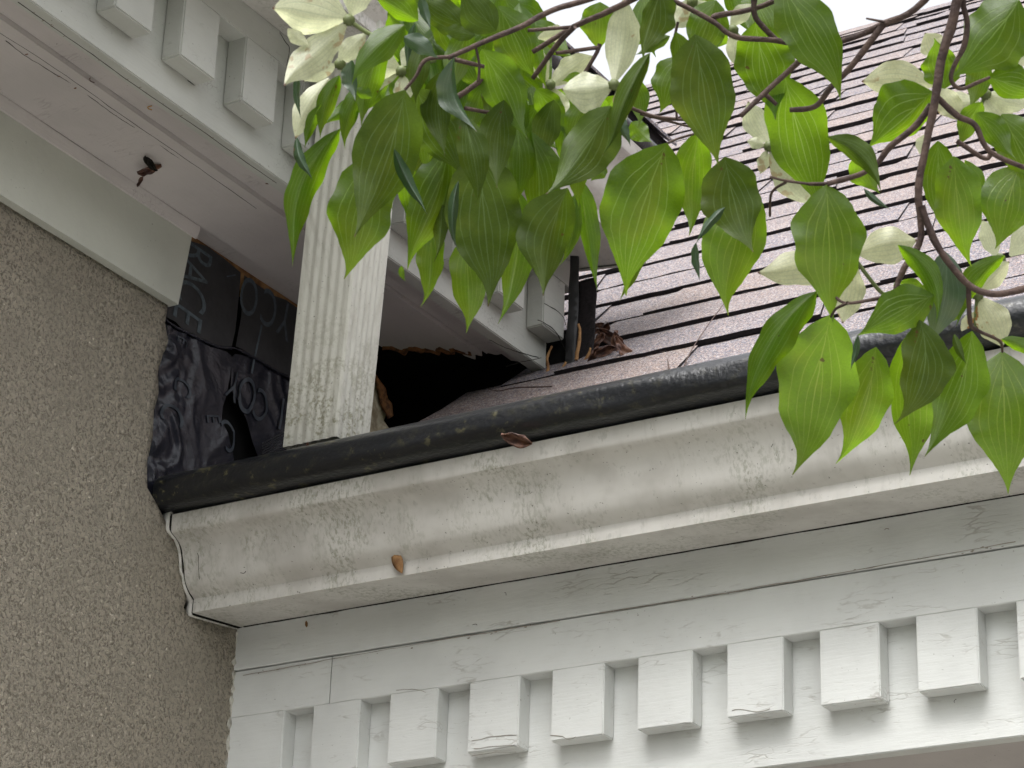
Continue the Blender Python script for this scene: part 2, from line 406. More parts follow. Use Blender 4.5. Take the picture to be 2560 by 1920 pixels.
# ---------------- upper cornice (eave that runs towards the viewer)
uc = thing('eave_cornice', (.2, -1, .535), 'white painted boxed eave with dentils crossing the upper left, rotten at its far end', 'cornice')
Y0, YE = -2.4, .425
V = []; F = []
fz = [(-2.4, .404), (-.230, .404), (-.212, .5345), (-2.4, .5345)]
for x in (.004, .022):
    for y, z in fz: V.append((x, y, z))
F = [(0, 1, 2, 3), (7, 6, 5, 4), (0, 4, 5, 1), (1, 5, 6, 2), (2, 6, 7, 3), (3, 7, 4, 0)]
mk('frieze_board', V, F, M['board'], uc)
# soffit made of boards and mouldings; far ends broken
def soffit(name, x0, x1, zb, zt, yend, mat=None, rough=.022):
    n = 16; lo = []
    for i in range(n+1):
        x = x0+(x1-x0)*i/n; lo.append((x, yend(x)+rough*noise.noise(Vector((x*90, zb*9, 2)))))
    V = [(x0, Y0, zb), (x1, Y0, zb)]+[(x, y, zb) for x, y in reversed(lo)]+[(x0, Y0, zt), (x1, Y0, zt)]+[(x, y-.004, zt) for x, y in reversed(lo)]
    k = len(V)//2
    F = [tuple(range(k)), tuple(reversed(range(k, 2*k)))]+[(i, (i+1) % k, k+(i+1) % k, k+i) for i in range(k)]
    return mk(name, V, F, mat or M['soffit'], uc)
brk = lambda x: .257+(x-.02)/.128*.072
soffit('soffit_board', .030, .1285, .535, .55, lambda x: brk(x))
soffit('soffit_board', -.03, .0295, .5485, .56, lambda x: brk(x), rough=.006)
soffit('soffit_moulding', .1310, .156, .5325, .55, lambda x: .34+(x-.13)*.4)
soffit('soffit_moulding', .1575, .182, .5395, .55, lambda x: .36+(x-.15)*.5)
soffit('soffit_moulding', .1845, .2049, .5345, .55, lambda x: .385+(x-.18)*1.0, rough=.004)
extrude('cove_moulding', [(.0225, .517), (.025, .518), (.0265, .524), (.0285, .530), (.0293, .5348), (.0225, .5480)], Y0, -.206, 1, M['soffit'], uc, n=60, closed=True, jit=.0006)
# bare torn edge of the board
V, F = [], []
xs = [.03+i*.0055 for i in range(22)]
pts = [Vector((x, brk(x)+.022*noise.noise(Vector((x*90, .535*9, 2)))+.002, .5372)) for x in xs]
tube_geo(pts, [.0060+.0040*noise.noise(Vector((i*.9, 1, 1))) for i in range(22)], V, F, 7, .5)
mk('torn_wood_edge', V, F, M['rot'], uc)
# dentil board
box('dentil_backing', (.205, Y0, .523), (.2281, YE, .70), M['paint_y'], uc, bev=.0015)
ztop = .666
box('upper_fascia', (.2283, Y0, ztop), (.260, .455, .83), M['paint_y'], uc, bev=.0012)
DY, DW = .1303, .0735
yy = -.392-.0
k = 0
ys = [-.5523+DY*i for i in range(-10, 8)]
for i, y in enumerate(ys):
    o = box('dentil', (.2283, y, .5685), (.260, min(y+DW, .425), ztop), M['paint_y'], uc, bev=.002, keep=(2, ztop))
    if i == 17: tag(o, 'cracked and peeling last dentil')
# black filler boxes (attic): the cavity's shade put into their colour
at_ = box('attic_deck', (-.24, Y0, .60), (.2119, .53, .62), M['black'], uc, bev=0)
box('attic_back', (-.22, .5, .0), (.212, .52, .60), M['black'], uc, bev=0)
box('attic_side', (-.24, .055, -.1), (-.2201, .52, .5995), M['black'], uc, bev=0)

# ---------------- K-style gutters
OG = [(0, 0), (0, .010), (-.0005, .0195), (.0035, .0225), (.010, .0265), (.0175, .0335), (.0225, .043), (.0255, .055), (.0290, .067), (.0330, .0780), (.0395, .0865), (.0480, .0920), (.0550, .0950), (.0592, .0975), (.0606, .1010), (.061, .122), (.057, .1235), (.0535, .121)]
def og_profile(back, front, zb, sign, inset=0):
    pr = [(back, zb+.115), (back, zb+.014)] + [(front+sign*(-.004), zb+.000)]
    sm = [Vector((d, z)) for d, z in OG[:3]]+spline([Vector((d, z)) for d, z in OG[3:14]], 4)+[Vector((d, z)) for d, z in OG[14:]]
    return pr+[(front+sign*v[0], zb+v[1]) for v in sm]
lg = thing('gutter', (1.5, -.1, 0), 'stained white ogee gutter under the shingle roof with black guard along its lip', 'gutter')
pr = og_profile(-.002, -.131, -.017, -1)
o = extrude('gutter_trough', pr, .014, 4.2, 0, M['gutter'], lg, n=120, jit=.0009)
for p in o.data.polygons: pass
# left end cap: a slightly larger flange with a dark joint behind it
def offs(prof, d): # grow away from centroid
    cx = sum(p[0] for p in prof)/len(prof); cz = sum(p[1] for p in prof)/len(prof)
    return [(p[0]+d*(1 if p[0] > cx else -1), p[1]+d*(1 if p[1] > cz else -1)) for p in prof]
ec = extrude('end_cap', offs(pr, .0022), .0, .0125, 0, M['gutter'], lg, n=1, closed=False)
ec.modifiers.new('t', 'SOLIDIFY').thickness = .0012
extrude('joint_line', offs(pr, .0006), .0124, .0142, 0, M['gap'], lg, n=1)
# dark tube painting the shadow line between gutter back and fascia
V, F = [], []
pts = [Vector((.02+i*.03, -.0235, -.0052+.001*noise.noise(Vector((i*.6, 0, 0))))) for i in range(140)]
tube_geo(pts, [.0016+.0010*noise.noise(Vector((i*.9, 5, 0))) for i in range(140)], V, F, 6)
mk('shadow_gap', V, F, M['gap'], lg, smooth=True)
gp = [(-.183, .1075), (-.199, .1085), (-.214, .111), (-.2225, .118), (-.2250, .128), (-.2245, .1400), (-.2200, .1475), (-.2120, .1550), (-.2020, .1605), (-.192, .1632), (-.180, .1640), (-.160, .1630), (-.13, .158), (-.05, .139), (.0, .133)]
gsp = [tuple(v) for v in spline([Vector(p) for p in gp], 4)]
gd = extrude('gutter_guard', gsp, .004, 1.335, 0, M['guard'], lg, n=90, jit=.0028)
gd2 = extrude('gutter_guard', [(p[0]-.0022, p[1]+.002) for p in gsp], 1.325, 4.2, 0, M['guard'], lg, n=120, jit=.0022)
capv = [(.004, y, z) for y, z in gsp]; mk('guard_end', capv, [tuple(range(len(capv)))], M['guard'], lg)

ug = thing('gutter', (.35, -1, .70), 'white ogee gutter of the upper eave ending above the shingles behind the leaves', 'gutter')
pu = og_profile(.2615, .384, .697, 1)
extrude('gutter_trough', pu, Y0, .462, 1, M['gutter'], ug, n=40, jit=.0006)
V = [(p, .470, z) for p, z in offs(pu, .0025)]; k = len(V); V += [(p, .4635, z) for p, z in offs(pu, .0025)]
F = [tuple(range(k))]+[(i, (i+1) % k, k+(i+1) % k, k+i) for i in range(k)]
mk('end_cap', V, F, M['gutter'], ug)
extrude('joint_line', offs(pu, .001), .4615, .4638, 1, M['gap'], ug, n=1)
gu = [(.441, .822), (.449, .826), (.452, .838), (.447, .85), (.434, .861), (.42, .870), (.35, .875)]
extrude('gutter_guard', [tuple(v) for v in spline([Vector(p) for p in gu], 3)], Y0, .468, 1, M['guard'], ug, n=60, jit=.002)

# ---------------- upper roof slab
ur = thing('upper_roof', (0, -1, 1), 'edge of the upper roof dark against the white sky behind the leaves', 'roof')
t40 = math.tan(math.radians(42))
V = []
for y in (Y0, .468):
    for x, z in ((.418, .885), (.418, .905), (-1.6, .905+2.018*t40), (-1.6, .885+2.018*t40)): V.append((x, y, z))
mk('roof_deck', V, [(0, 1, 2, 3), (7, 6, 5, 4), (0, 4, 5, 1), (1, 5, 6, 2), (2, 6, 7, 3), (3, 7, 4, 0)], M['edge'], ur)
V = [(.43, Y0, .8985), (.43, .478, .8985), (.43, .478, .9045), (.43, Y0, .9045), (-1.6, Y0, .9085+2.03*t40), (-1.6, .478, .9085+2.03*t40), (-1.6, Y0, .9145+2.03*t40), (-1.6, .478, .9145+2.03*t40)]
mk('shingles', V, [(0, 1, 2, 3), (3, 2, 7, 6), (0, 4, 5, 1), (1, 5, 7, 2), (4, 6, 7, 5)], M['shingle'], ur)

# ---------------- lower entablature
le = thing('entablature', (1.5, 0, -.29), 'white painted fascia and dentil frieze with crackled paint below the lower gutter', 'frieze')
XR = 4.2
FY = -.0205
def wavy(name, x0, x1, z0, z1, y0, y1, mat, seed=0, n=120):
    """long board whose lower arris is slightly uneven (old paint)"""
    V = []; F = []
    for i in range(n+1):
        x = x0+(x1-x0)*i/n; w = .0009*noise.noise(Vector((x*25, seed, 0)))+.0005*noise.noise(Vector((x*90, seed, 0)))
        for y, z in ((y1, z0+w), (y0+.0012, z0+w), (y0, z0+.0014+w), (y0, z1), (y1, z1)): V.append((x, y, z))
    for i in range(n):
        for j in range(5): F.append((i*5+j, i*5+(j+1) % 5, (i+1)*5+(j+1) % 5, (i+1)*5+j))
    F.append((0, 1, 2, 3, 4)); F.append(tuple(n*5+q for q in (4, 3, 2, 1, 0)))
    return mk(name, V, F, mat, le)
wavy('fascia_board', .002, XR, -.0675, -.0065, FY-.0025, .0070, M['paint'], 3)
wavy('dentil_header', .002, .172, -.1355, -.0695, FY, .0070, M['paint'], 5)
wavy('dentil_header', .1735, XR, -.1355, -.0695, FY+.0006, .0070, M['paint'], 6)
box('dentil_backing', (.002, .0075, -.2875), (XR, .030, -.0695), M['paint'], le, bev=.0012)
DX = .12465
xs = [.099-.0777+DX*0]
lefts = [.1465+DX*i for i in range(-1, 14)]
for i, x in enumerate(lefts):
    x0 = x; x1 = x+.0765
    if i == 0: x0 = .0022
    box('dentil', (x0, FY+.0006*(i > 0), -.2292+random.uniform(-.0008, .0008)), (x1+random.uniform(-.0008, .0008), .0073, -.1357), M['paint'], le, bev=.0014, keep=(2, -.1357))
box('soffit_board', (.01, .0305, -.2872), (XR, .45, -.27), M['soffit'], le, bev=0)
box('house_wall', (.01, .45, GZ), (XR, .5, -.275), M['stucco'], le, bev=0)
box('corner_gap', (-.0045, -.0238, -.5), (.0018, .012, -.20), M['gap'], le, bev=0)
V, F = [], []
pts = [Vector((.0015+.0022*noise.noise(Vector((i*.8, 2, 0))), FY-.0008, -.012-i*.0075)) for i in range(28)]
tube_geo(pts, [.0075+.005*noise.noise(Vector((i*.8, 7, 0))) for i in range(28)], V, F, 8, .5)
mk('caulk_bead', V, F, M['caulk'], le, smooth=True)

# ---------------- lower shingle roof
TH = math.radians(40.3); ct, st_ = math.cos(TH), math.sin(TH)
RY, RZ = -.03, .135
NRM = Vector((0, -st_, ct))
def rp(x, s, h=0): return Vector((x, RY+s*ct, RZ+s*st_))+NRM*h
def roofhit(px, py):
    d = ray(px, py); P0 = Vector((0, RY, RZ)); q = CAM+d*((P0-CAM).dot(NRM)/d.dot(NRM)); return q.x, (q.y-RY)/ct
E_ = .1465
s0 = roofhit(1730, 875)[1]; off = s0-E_*math.floor(s0/E_)
smax = roofhit(2097, 95)[1]
lr = thing('shingle_roof', (1.5, .5, .6), 'lower roof of lilac and brown architectural shingles climbing to the white sky', 'roof')
V, F, FM, TN = [], [], [], []
def strip(xa, xb, s_lo, s_hi, h0, h1, tone, skew=0.0, top_in=0.0, base_h=0.0):
    n = max(1, int((xb-xa)/.03)); b0 = len(V)
    for i in range(n+1):
        t = i/n; x = xa+(xb-xa)*t
        j = .0065*noise.noise(Vector((x*22, s_lo*7, 1)))+.0012*noise.noise(Vector((x*150, s_lo*7, 9)))
        jh = .0012*noise.noise(Vector((x*30, s_lo*5, 5)))
        xt = xa+top_in+(xb-xa-2*top_in)*t
        V.append(rp(x, s_lo+j, base_h)); V.append(rp(x, s_lo+j-.0003, h0+jh)); V.append(rp(xt, s_hi, h1))
    for i in range(n):
        a = b0+i*3
        F.append((a, a+3, a+4, a+1)); FM.append(1); TN.append(tone)
        F.append((a+1, a+4, a+5, a+2)); FM.append(0); TN.append(tone)
    F.append((b0, b0+1, b0+2)); FM.append(1); TN.append(tone)
    a = b0+n*3; F.append((a, a+2, a+1)); FM.append(1); TN.append(tone)
k = 0; s = off-E_*(1 if off > .05 else 0)
while s < smax-.02:
    xl = .0 if s < .35 else (.10 if s < .5 else (.18 if s < .64 else (.225 if s < .72 else -2.2)))
    e = min(E_+.03, smax-s+.02)
    x = xl
    while x < 4.6:
        w = random.uniform(.25, .6); strip(x, min(x+w, 4.6), s, s+e, 0.0076, .0018, random.choice((.0, .1, .3)), base_h=-.002)
        x += w
    x = xl+random.uniform(-.1, .1)
    x = max(x, xl)
    while x < 4.6:
        w = random.choice((.12, .18, .26, .34, .45)); gp_ = random.choice((.06, .10, .16, .24))
        strip(x, min(x+w, 4.6), s-.001, s+E_-.002, random.uniform(.0098, .0132), .0060, random.choice((.0, .2, .6, 1, 1)), top_in=random.uniform(.010, .05), base_h=.0055)
        x += w+gp_
    s += E_
sh = mk('shingles', V, F, M['shingle'], lr, mats=[M['edge']], fmat=FM)
a_ = sh.data.attributes.new('tone', 'FLOAT', 'FACE'); a_.data.foreach_set('value', TN)
# ridge caps
V, F, FM, TN = [], [], [], []
x = -2.2
while x < 4.6:
    strip(x, x+.24, smax-.06, smax+.04, .014, .012, random.random(), base_h=.003); x += .2
rc = mk('ridge_caps', V, F, M['shingle'], lr, mats=[M['edge']], fmat=FM)
a_ = rc.data.attributes.new('tone', 'FLOAT', 'FACE'); a_.data.foreach_set('value', TN)
V = [rp(.225, 0, -.02), rp(4.6, 0, -.02), rp(4.6, smax, -.02), rp(-2.2, smax, -.02), rp(-2.2, .72, -.02), rp(.225, .72, -.02),
     rp(.225, 0, -.003), rp(4.6, 0, -.003), rp(4.6, smax, -.003), rp(-2.2, smax, -.003), rp(-2.2, .72, -.003), rp(.225, .72, -.003)]
mk('roof_deck', V, [tuple(range(6)), tuple(reversed(range(6, 12)))]+[(i, (i+1) % 6, 6+(i+1) % 6, 6+i) for i in range(6)], M['black'], lr)
top = rp(0, smax)
V = [(-2.2, top.y, top.z-.01), (4.6, top.y, top.z-.01), (4.6, top.y+3.5, top.z-3), (-2.2, top.y+3.5, top.z-3)]
mk('rear_slope', V, [(0, 1, 2, 3)], M['shingle'], lr)

# ---------------- felt on the wall (torn, recessed)
FX = -.012
ff = thing('roofing_felt', (0, -.1, .3), 'torn black printed building felt stapled on the bare wall between stucco and downspout', 'building felt')
def dflat(y, z): return .0012*noise.noise(Vector((y*18, z*18, 7)))
def dcr(y, z):
    p = Vector((y, z, 0))
    w = noise.noise(p*11+Vector((0, 0, 3)))
    r1 = 1-abs(noise.noise(Vector((y*22+w*2.2, z*5, 4))))*2
    r2 = 1-abs(noise.noise(Vector((y*52+w*3, z*16, 14))))*2
    left = max(0, min(1, (-.13-y)/.06))
    return .004*r1+.0016*r2*(.4+left)+.004*left*noise.noise(p*55)
def pp(pts, v=FX): return [tuple(at(x, y, 0, v)[i] for i in (1, 2)) for x, y in pts]
U1 = [(440, 590), (470, 600), (518, 616), (560, 646), (602, 681), (600, 710), (597, 745), (592, 790), (588, 830), (580, 868), (540, 862), (510, 848), (480, 835), (455, 822), (440, 805), (385, 775), (400, 700)]
U2 = [(611, 688), (650, 716), (684, 739), (715, 750), (790, 800), (790, 960), (720, 940), (690, 925), (640, 895), (606, 872), (590, 866), (596, 830), (603, 790), (606, 740)]
L1 = [(370, 790), (425, 820), (455, 835), (490, 850), (520, 868), (560, 880), (576, 890), (572, 930), (566, 985), (556, 1015), (553, 1050), (566, 1090), (580, 1130), (600, 1250), (330, 1300), (335, 1190), (345, 1100), (350, 1000), (360, 880)]
L2 = [(585, 885), (620, 893), (690, 925), (790, 965), (790, 1220), (660, 1220), (640, 1140), (622, 1075), (600, 1020), (583, 985), (574, 975), (575, 920), (570, 902)]
sheet('felt_panel', pp(U1), 0, FX, M['felt'], ff, .008, dflat)
sheet('felt_panel', pp(U2), 0, FX, M['felt'], ff, .008, dflat)
sheet('crinkled_panel', pp(L1, FX-.004), 0, FX-.004, M['plastic'], ff, .0035, dcr)
sheet('crinkled_panel', pp(L2, FX-.004), 0, FX-.004, M['plastic'], ff, .0035, lambda y, z: dcr(y, z)*.7)
# printed letters
def letter(ch, px, py, hpx, rot, disp, wob=0, sx=.66):
    c = bpy.data.curves.new('t', 'FONT'); c.body = ch; c.size = 1; c.align_x = 'CENTER'; c.align_y = 'CENTER'; c.resolution_u = 6; c.offset = -.004
    o = bpy.data.objects.new('t', c); COL.objects.link(o)
    me = bpy.data.meshes.new_from_object(o); bpy.data.objects.remove(o)
    bm = bmesh.new(); bm.from_mesh(me); bmesh.ops.triangulate(bm, faces=bm.faces)
    bmesh.ops.subdivide_edges(bm, edges=[e for e in bm.edges if e.calc_length() > .12], cuts=2)
    bmesh.ops.triangulate(bm, faces=bm.faces); bm.to_mesh(me); bm.free()
    c0 = at(px, py, 0, FX); sc = hpx/0.7/1380*1.12
    r = math.radians(rot); V = []
    for v in me.vertices:
        a = v.co.x*sx*sc*.95; b = v.co.y*sc
        y = c0.y+a*math.cos(r)-b*math.sin(r); z = c0.z+a*math.sin(r)+b*math.cos(r)
        V.append((FX+disp(y, z)+.0011, y, z))
    F = [tuple(p.vertices) for p in me.polygons]
    return mk('printed_letter', V, F, M['ink' if disp is dflat else 'ink_faint'], ff)
dl = lambda y, z: dcr(y, z)-.0035
for ch, x, y, h, rot, d in (('R', 490, 636, 80, -92, dflat), ('A', 480, 682, 80, -92, dflat), ('C', 474, 735, 84, -94, dflat), ('E', 464, 790, 80, -94, dflat),
                            ('O', 622, 737, 78, 172, dflat), ('C', 672, 768, 78, 172, dflat), ('Y', 712, 795, 78, 172, dflat),
                            ('I', 645, 850, 60, -10, dflat), ('I', 634, 905, 60, -10, dflat), ('I', 575, 690, 30, -60, dflat),
                            ('E', 455, 852, 30, -94, dl), ('C', 428, 1035, 62, -92, dl), ('O', 618, 984, 74, 168, dl), ('C', 655, 1010, 66, 168, dl), ('I', 704, 1030, 66, 175, dl), ('Y', 586, 960, 60, 168, dl),
                            ('C', 452, 965, 52, -92, dl), ('E', 534, 1046, 40, -70, dl), ('C', 572, 1085, 60, -160, dl)):
    letter(ch, x, y, h, rot, d)
# folded overlap strip + backing wood
wb = thing('bare_wood_strip', (0, 0, .52), 'bare tan wood strip exposed above the printed felt beside the soffit', 'board')
box('wood_board', (-.03, -.205, .512), (-.0145, .22, .5484), M['wood'], wb, bev=.001)
bb = box('felt_backing', (-.034, -.25, .10), (-.0305, .055, .548), M['black'], ff, bev=0)
# tape overlap seam
V, F = [], []
pts = [at(x, y, 0, FX+.001) for x, y in ((405, 790), (430, 812), (470, 833), (510, 852), (550, 868), (590, 872), (640, 897), (690, 927), (735, 950))]
tube_geo(spline(pts, 4), [.0022]*33, V, F, 6, .6)
mk('felt_fold', V, F, M['plastic'], ff, smooth=True)
# shiny rag of ribbed plastic at the base
V, F = [], []
for i in range(7):
    a = at(655+i*0, 1128+i*6-18, 0, .002); b = at(715, 1078+i*7, 0, .002)
    tube_geo([a, (a+b)/2+Vector((.003, 0, .001)), b], [.0011]*3, V, F, 5)
mk('ribbed_plastic', V, F, M['felt'], ff, smooth=True)

# ---------------- downspout
ds = thing('downspout', (.2, -.15, .15), 'fluted white metal downspout standing in the lower gutter, green with algae at its foot', 'downspout')
def flute(n, L):
    out = []
    for i in range(n):
        for k in range(6):
            t = (i+k/6)/n
            out.append((t*L, .0015*(1-math.cos(2*math.pi*k/6))/2))
    return out
bl = at(707, 1118, 1, -.165); tl = at(782, 400, 0, .262); 
axis = (tl-bl); 
P = []
w1, w2 = .088, .074
for t, d in [(a, b) for a, b in [(0, 0), (.006, 0)]+[(.008+x, y) for x, y in flute(5, w1-.016)]+[(w1-.004, 0), (w1, .002)]]: P.append((t, d))
for t, d in [(.004, 0)]+[(.008+x, y) for x, y in flute(5, w2-.016)]+[(w2-.004, 0), (w2, 0)]: P.append((w1-d, t))
P += [(w1, w2), (0, w2)]
V = []; F = []; n = 14; k = len(P)
for i in range(n+1):
    c = bl+axis*(i/n*1.75)
    for a, b in P: V.append((c.x+a, c.y+b, c.z))
for i in range(n):
    for j in range(k): F.append((i*k+j, i*k+(j+1) % k, (i+1)*k+(j+1) % k, (i+1)*k+j))
mk('spout_pipe', V, F, M['spout'], ds)
print('DS', bl, tl)

# ---------------- torn timber and paper at the rotten opening
rt = thing('rotten_timber', (.1, .2, .4), 'splintered timber with peeling paper right behind the foot of the downspout', 'timber')
pl = [(880, 1120), (890, 1060), (900, 980), (910, 870), (935, 868), (943, 895), (934, 930), (944, 960), (950, 985), (958, 1005), (962, 1030), (958, 1052), (968, 1070), (985, 1085), (992, 1120)]
sheet('peeling_paper', pp(pl, .035), 0, .035, M['paper'], rt, .008, lambda y, z: .008*noise.noise(Vector((y*30, z*30, 2))), thick=.004)
pl = [(938, 935), (950, 955), (966, 985), (980, 1010), (979, 1040), (966, 1048), (955, 1005), (944, 970)]
sheet('bare_timber', pp(pl, .044), 0, .044, M['rot'], rt, .008, lambda y, z: .006*noise.noise(Vector((y*40, z*40, 9))), thick=.004)

# ---------------- black flashing + debris where the cornice meets the roof
fl = thing('flashing', (.28, .44, .6), 'ragged black felt flashing standing between the last dentil and the shingles', 'flashing')
def ppy(pts, v): return [tuple(at(x, y, 1, v)[i] for i in (0, 2)) for x, y in pts]
sheet('felt_flap', ppy([(1432, 975), (1436, 870), (1440, 780), (1448, 705), (1470, 697), (1487, 692), (1492, 740), (1486, 800), (1484, 870), (1478, 930), (1470, 975)], .425), 1, .425, M['edge'], fl, .01, lambda a, b: .006*noise.noise(Vector((a*40, b*15, 2))), thick=.003)
sheet('felt_flap', ppy([(1405, 975), (1412, 900), (1420, 800), (1424, 700), (1428, 630), (1445, 640), (1447, 720), (1443, 820), (1438, 900), (1430, 975)], .418), 1, .418, M['felt'], fl, .01, lambda a, b: .005*noise.noise(Vector((a*50, b*18, 6))), thick=.003)
sheet('felt_flap', ppy([(1350, 985), (1365, 900), (1385, 850), (1412, 835), (1425, 880), (1440, 985)], .437), 1, .437, M['black'], fl, .01, thick=.004)
V, F = [], []
for pts in (((1355, 960), (1370, 925), (1368, 895), (1380, 865)), ((1362, 962), (1385, 945), (1400, 930), (1415, 905)), ((1435, 960), (1450, 920), (1470, 890), (1476, 870)), ((1440, 900), (1447, 860), (1450, 830), (1446, 810))):
    P3 = spline([at(x, y, 1, .402) for x, y in pts], 4); tube_geo(P3, [.0035*(1-i/len(P3)*.5) for i in range(len(P3))], V, F, 6, .5)
mk('wood_splinter', V, F, M['wood'], fl, smooth=True)

def crumple(name, c, size, mat, label, seed=0, flatn=(1, 1, 1)):
    r = random.Random(seed); V = []; F = []
    n = 10
    for i in range(n+1):
        for j in range(n+1):
            u = i/n*2-1; v = j/n*2-1; w = (1-abs(v)**2.2)
            q = Vector((u*size, v*size*.42*(1-abs(u)**3), 0))
            q.z += size*.45*noise.noise(Vector((u*1.7+seed*3.1, v*1.9, seed)))+size*.25*noise.noise(Vector((u*4, v*4+seed, 2)))+size*.3*abs(v)
            V.append(q)
    for i in range(n):
        for j in range(n): a = i*(n+1)+j; F.append((a, a+1, a+n+2, a+n+1))
    R = Matrix.Rotation(r.uniform(0, 6), 3, 'Z') @ Matrix.Rotation(r.uniform(-.9, .9), 3, 'X') @ Matrix.Rotation(r.uniform(-.6, .6), 3, 'Y')
    fc = (CAM-Vector(c)).to_track_quat('Z', 'Y').to_matrix()
    R = fc @ Matrix.Rotation(r.uniform(0, 6), 3, 'Z') @ Matrix.Rotation(r.uniform(-.7, .7), 3, 'X')
    V = [R @ q+Vector(c) for q in V]
    o = mk(name, V, F, mat, None, smooth=True, origin=c)
    md = o.modifiers.new('s', 'SUBSURF'); md.levels = 1; md.render_levels = 1
    o.modifiers.new('t', 'SOLIDIFY').thickness = .0006
    tag(o, label, 'dead leaf'); return o
def onroof(px, py, h=.012):
    x, s = roofhit(px, py); return rp(x, s, h)
cl = [(1497, 850, .020, 3, 'brown crumpled leaf on top of the debris pile by the black flashing'), (1505, 885, .018, 4, 'curled brown leaf standing in the middle of the debris pile'), (1535, 870, .026, 5, 'largest crumpled brown leaf, furthest up the shingles beside the flashing'),
      (1560, 903, .024, 9, 'broad brown crumpled leaf lying furthest right on the shingle in front of the pile'), (1512, 862, .022, 10, 'folded brown leaf leaning against the black flashing above the pile'),
      (1552, 888, .022, 6, 'crumpled brown leaf at the right end of the debris pile'), (1520, 905, .018, 7, 'dark brown shrivelled leaf lying low at the front of the debris pile'), (1488, 915, .016, 8, 'shrivelled leaf at the left foot of the debris pile against the flashing')]
for px, py, sz, sd_, lb in cl:
    o = crumple('dead_leaf', onroof(px, py, .018), sz, M['dead'], lb, sd_); o['group'] = 'dead leaves heaped beside the flashing'
crumple('dead_leaf', onroof(1491, 818, .03), .013, M['amber'], 'small amber leaf caught above the debris pile on the black flashing', 12)
crumple('dead_leaf', Vector(at(1292, 1095, 1, -.226)), .020, M['dead'], 'rust brown dead leaf stuck on the front of the black gutter guard', 21, (2.2,))
crumple('dead_leaf', Vector(at(1255, 1028, 1, -.19)), .008, M['amber'], 'orange leaf scrap lying on the crest of the black gutter guard', 22)
crumple('dead_leaf', Vector(at(1175, 1052, 1, -.19)), .008, M['amber'], 'pale crumbs of leaf on the guard just right of the dark opening', 23)
crumple('dead_leaf', Vector(at(392, 1345, 1, -.168))+Vector((.006, 0, 0)), .010, M['dead'], 'brown leaf bit wedged between stucco and gutter end cap', 24)
crumple('dead_leaf', Vector(at(427, 1357, 1, -.178)), .006, M['dead'], 'tiny reddish leaf bit on the gutter just right of its end cap', 25)
crumple('dead_leaf', Vector(at(372, 420, 2, .529)), .017, M['dead'], 'dark brown leaf clump hanging under the mauve soffit at upper left', 26)
crumple('dead_leaf', Vector(at(352, 455, 2, .529)), .008, M['dead'], 'reddish scrap hanging under the soffit just below the larger leaf clump', 27)
crumple('dead_leaf', Vector(at(738, 568, 2, .529)), .011, M['dead'], 'dark scrap under the soffit touching the left edge of the downspout', 28)
crumple('dead_leaf', Vector(at(768, 1113, 1, -.205)), .004, M['dead'], 'tiny dark leaf fleck near the foot of the downspout', 29)
def seed(px, py, ang, L, label, yv):
    c = Vector(at(px, py, 1, yv)); V = []; F = []
    n = 8
    for i in range(n+1):
        t = i/n; w = math.sin(math.pi*min(1, t*1.05))**.7*.2
        for s_, h in ((-1, 0), (0, .12), (1, 0)): V.append((t-.5, s_*w, h*w*3))
    R = Matrix.Rotation(ang, 3, 'Y'); VV = []
    for q in V:
        p = R @ Vector((q[0]*L, -q[2]*L-.001, q[1]*L)); VV.append(c+p)
    for i in range(n):
        for j in range(2): a = i*3+j; F.append((a, a+1, a+4, a+3))
    o = mk('winged_seed', VV, F, M['wood'], None, smooth=True, origin=c); o.modifiers.new('t', 'SOLIDIFY').thickness = .0012
    tag(o, label, 'seed'); return o
seed(996, 1405, math.radians(65), .038, 'tan winged seed stuck on the lower lip of the stained gutter', -.137)
seed(768, 1561, math.radians(80), .009, 'small brown seed case on the white fascia below the gutter', -.025)
def crackline(pts, ax, v, par, r=.0006, mat='gap'):
    P3 = spline([at(x+random.uniform(-1.5, 1.5), y+random.uniform(-1.5, 1.5), ax, v) for x, y in pts], 5)
    P3 = [p+Vector([0 if k == ax else .0012*noise.noise(p*90+Vector((k*9, 0, 0))) for k in range(3)]) for p in P3]
    V, F = [], []; tube_geo(P3, [r*(.4+.9*abs(noise.noise(p*60+Vector((3, 3, 3)))))+.00012 for p in P3], V, F, 5)
    mk('paint_crack', V, F, M[mat], par, smooth=True, origin=P3[0])
crackline([(13, 101), (60, 138), (95, 160), (130, 182), (165, 201), (200, 224), (240, 254), (273, 278), (300, 296), (337, 318)], 2, .5350, uc)
crackline([(378, 343), (400, 362), (430, 382), (466, 405)], 2, .5350, uc)
crackline([(0, 82), (120, 160), (230, 235), (330, 305), (420, 366), (520, 436), (640, 520)], 2, .5325, uc, .0005)
crackline([(45, 5), (130, 66), (230, 138), (330, 208), (450, 290), (560, 366), (690, 458)], 2, .5228, uc, .0005)
crackline([(408, 170), (440, 188), (470, 202), (492, 220)], 2, .5685, uc)
crackline([(567, 277), (585, 296), (620, 312), (648, 338)], 2, .5685, uc)
crackline([(700, 82), (712, 104), (722, 118), (718, 150), (712, 190)], 0, .2602, uc)
crackline([(1345, 800), (1372, 812), (1390, 830), (1402, 850), (1412, 875)], 0, .2603, uc, .0009)
crackline([(1360, 760), (1385, 770), (1405, 790), (1415, 812)], 0, .2603, uc, .0006)
crackline([(1225, 850), (1262, 870), (1300, 882), (1345, 892)], 0, .2284, uc, .0008)
crackline([(1265, 915), (1300, 905), (1330, 900), (1352, 893)], 0, .2284, uc, .0006)
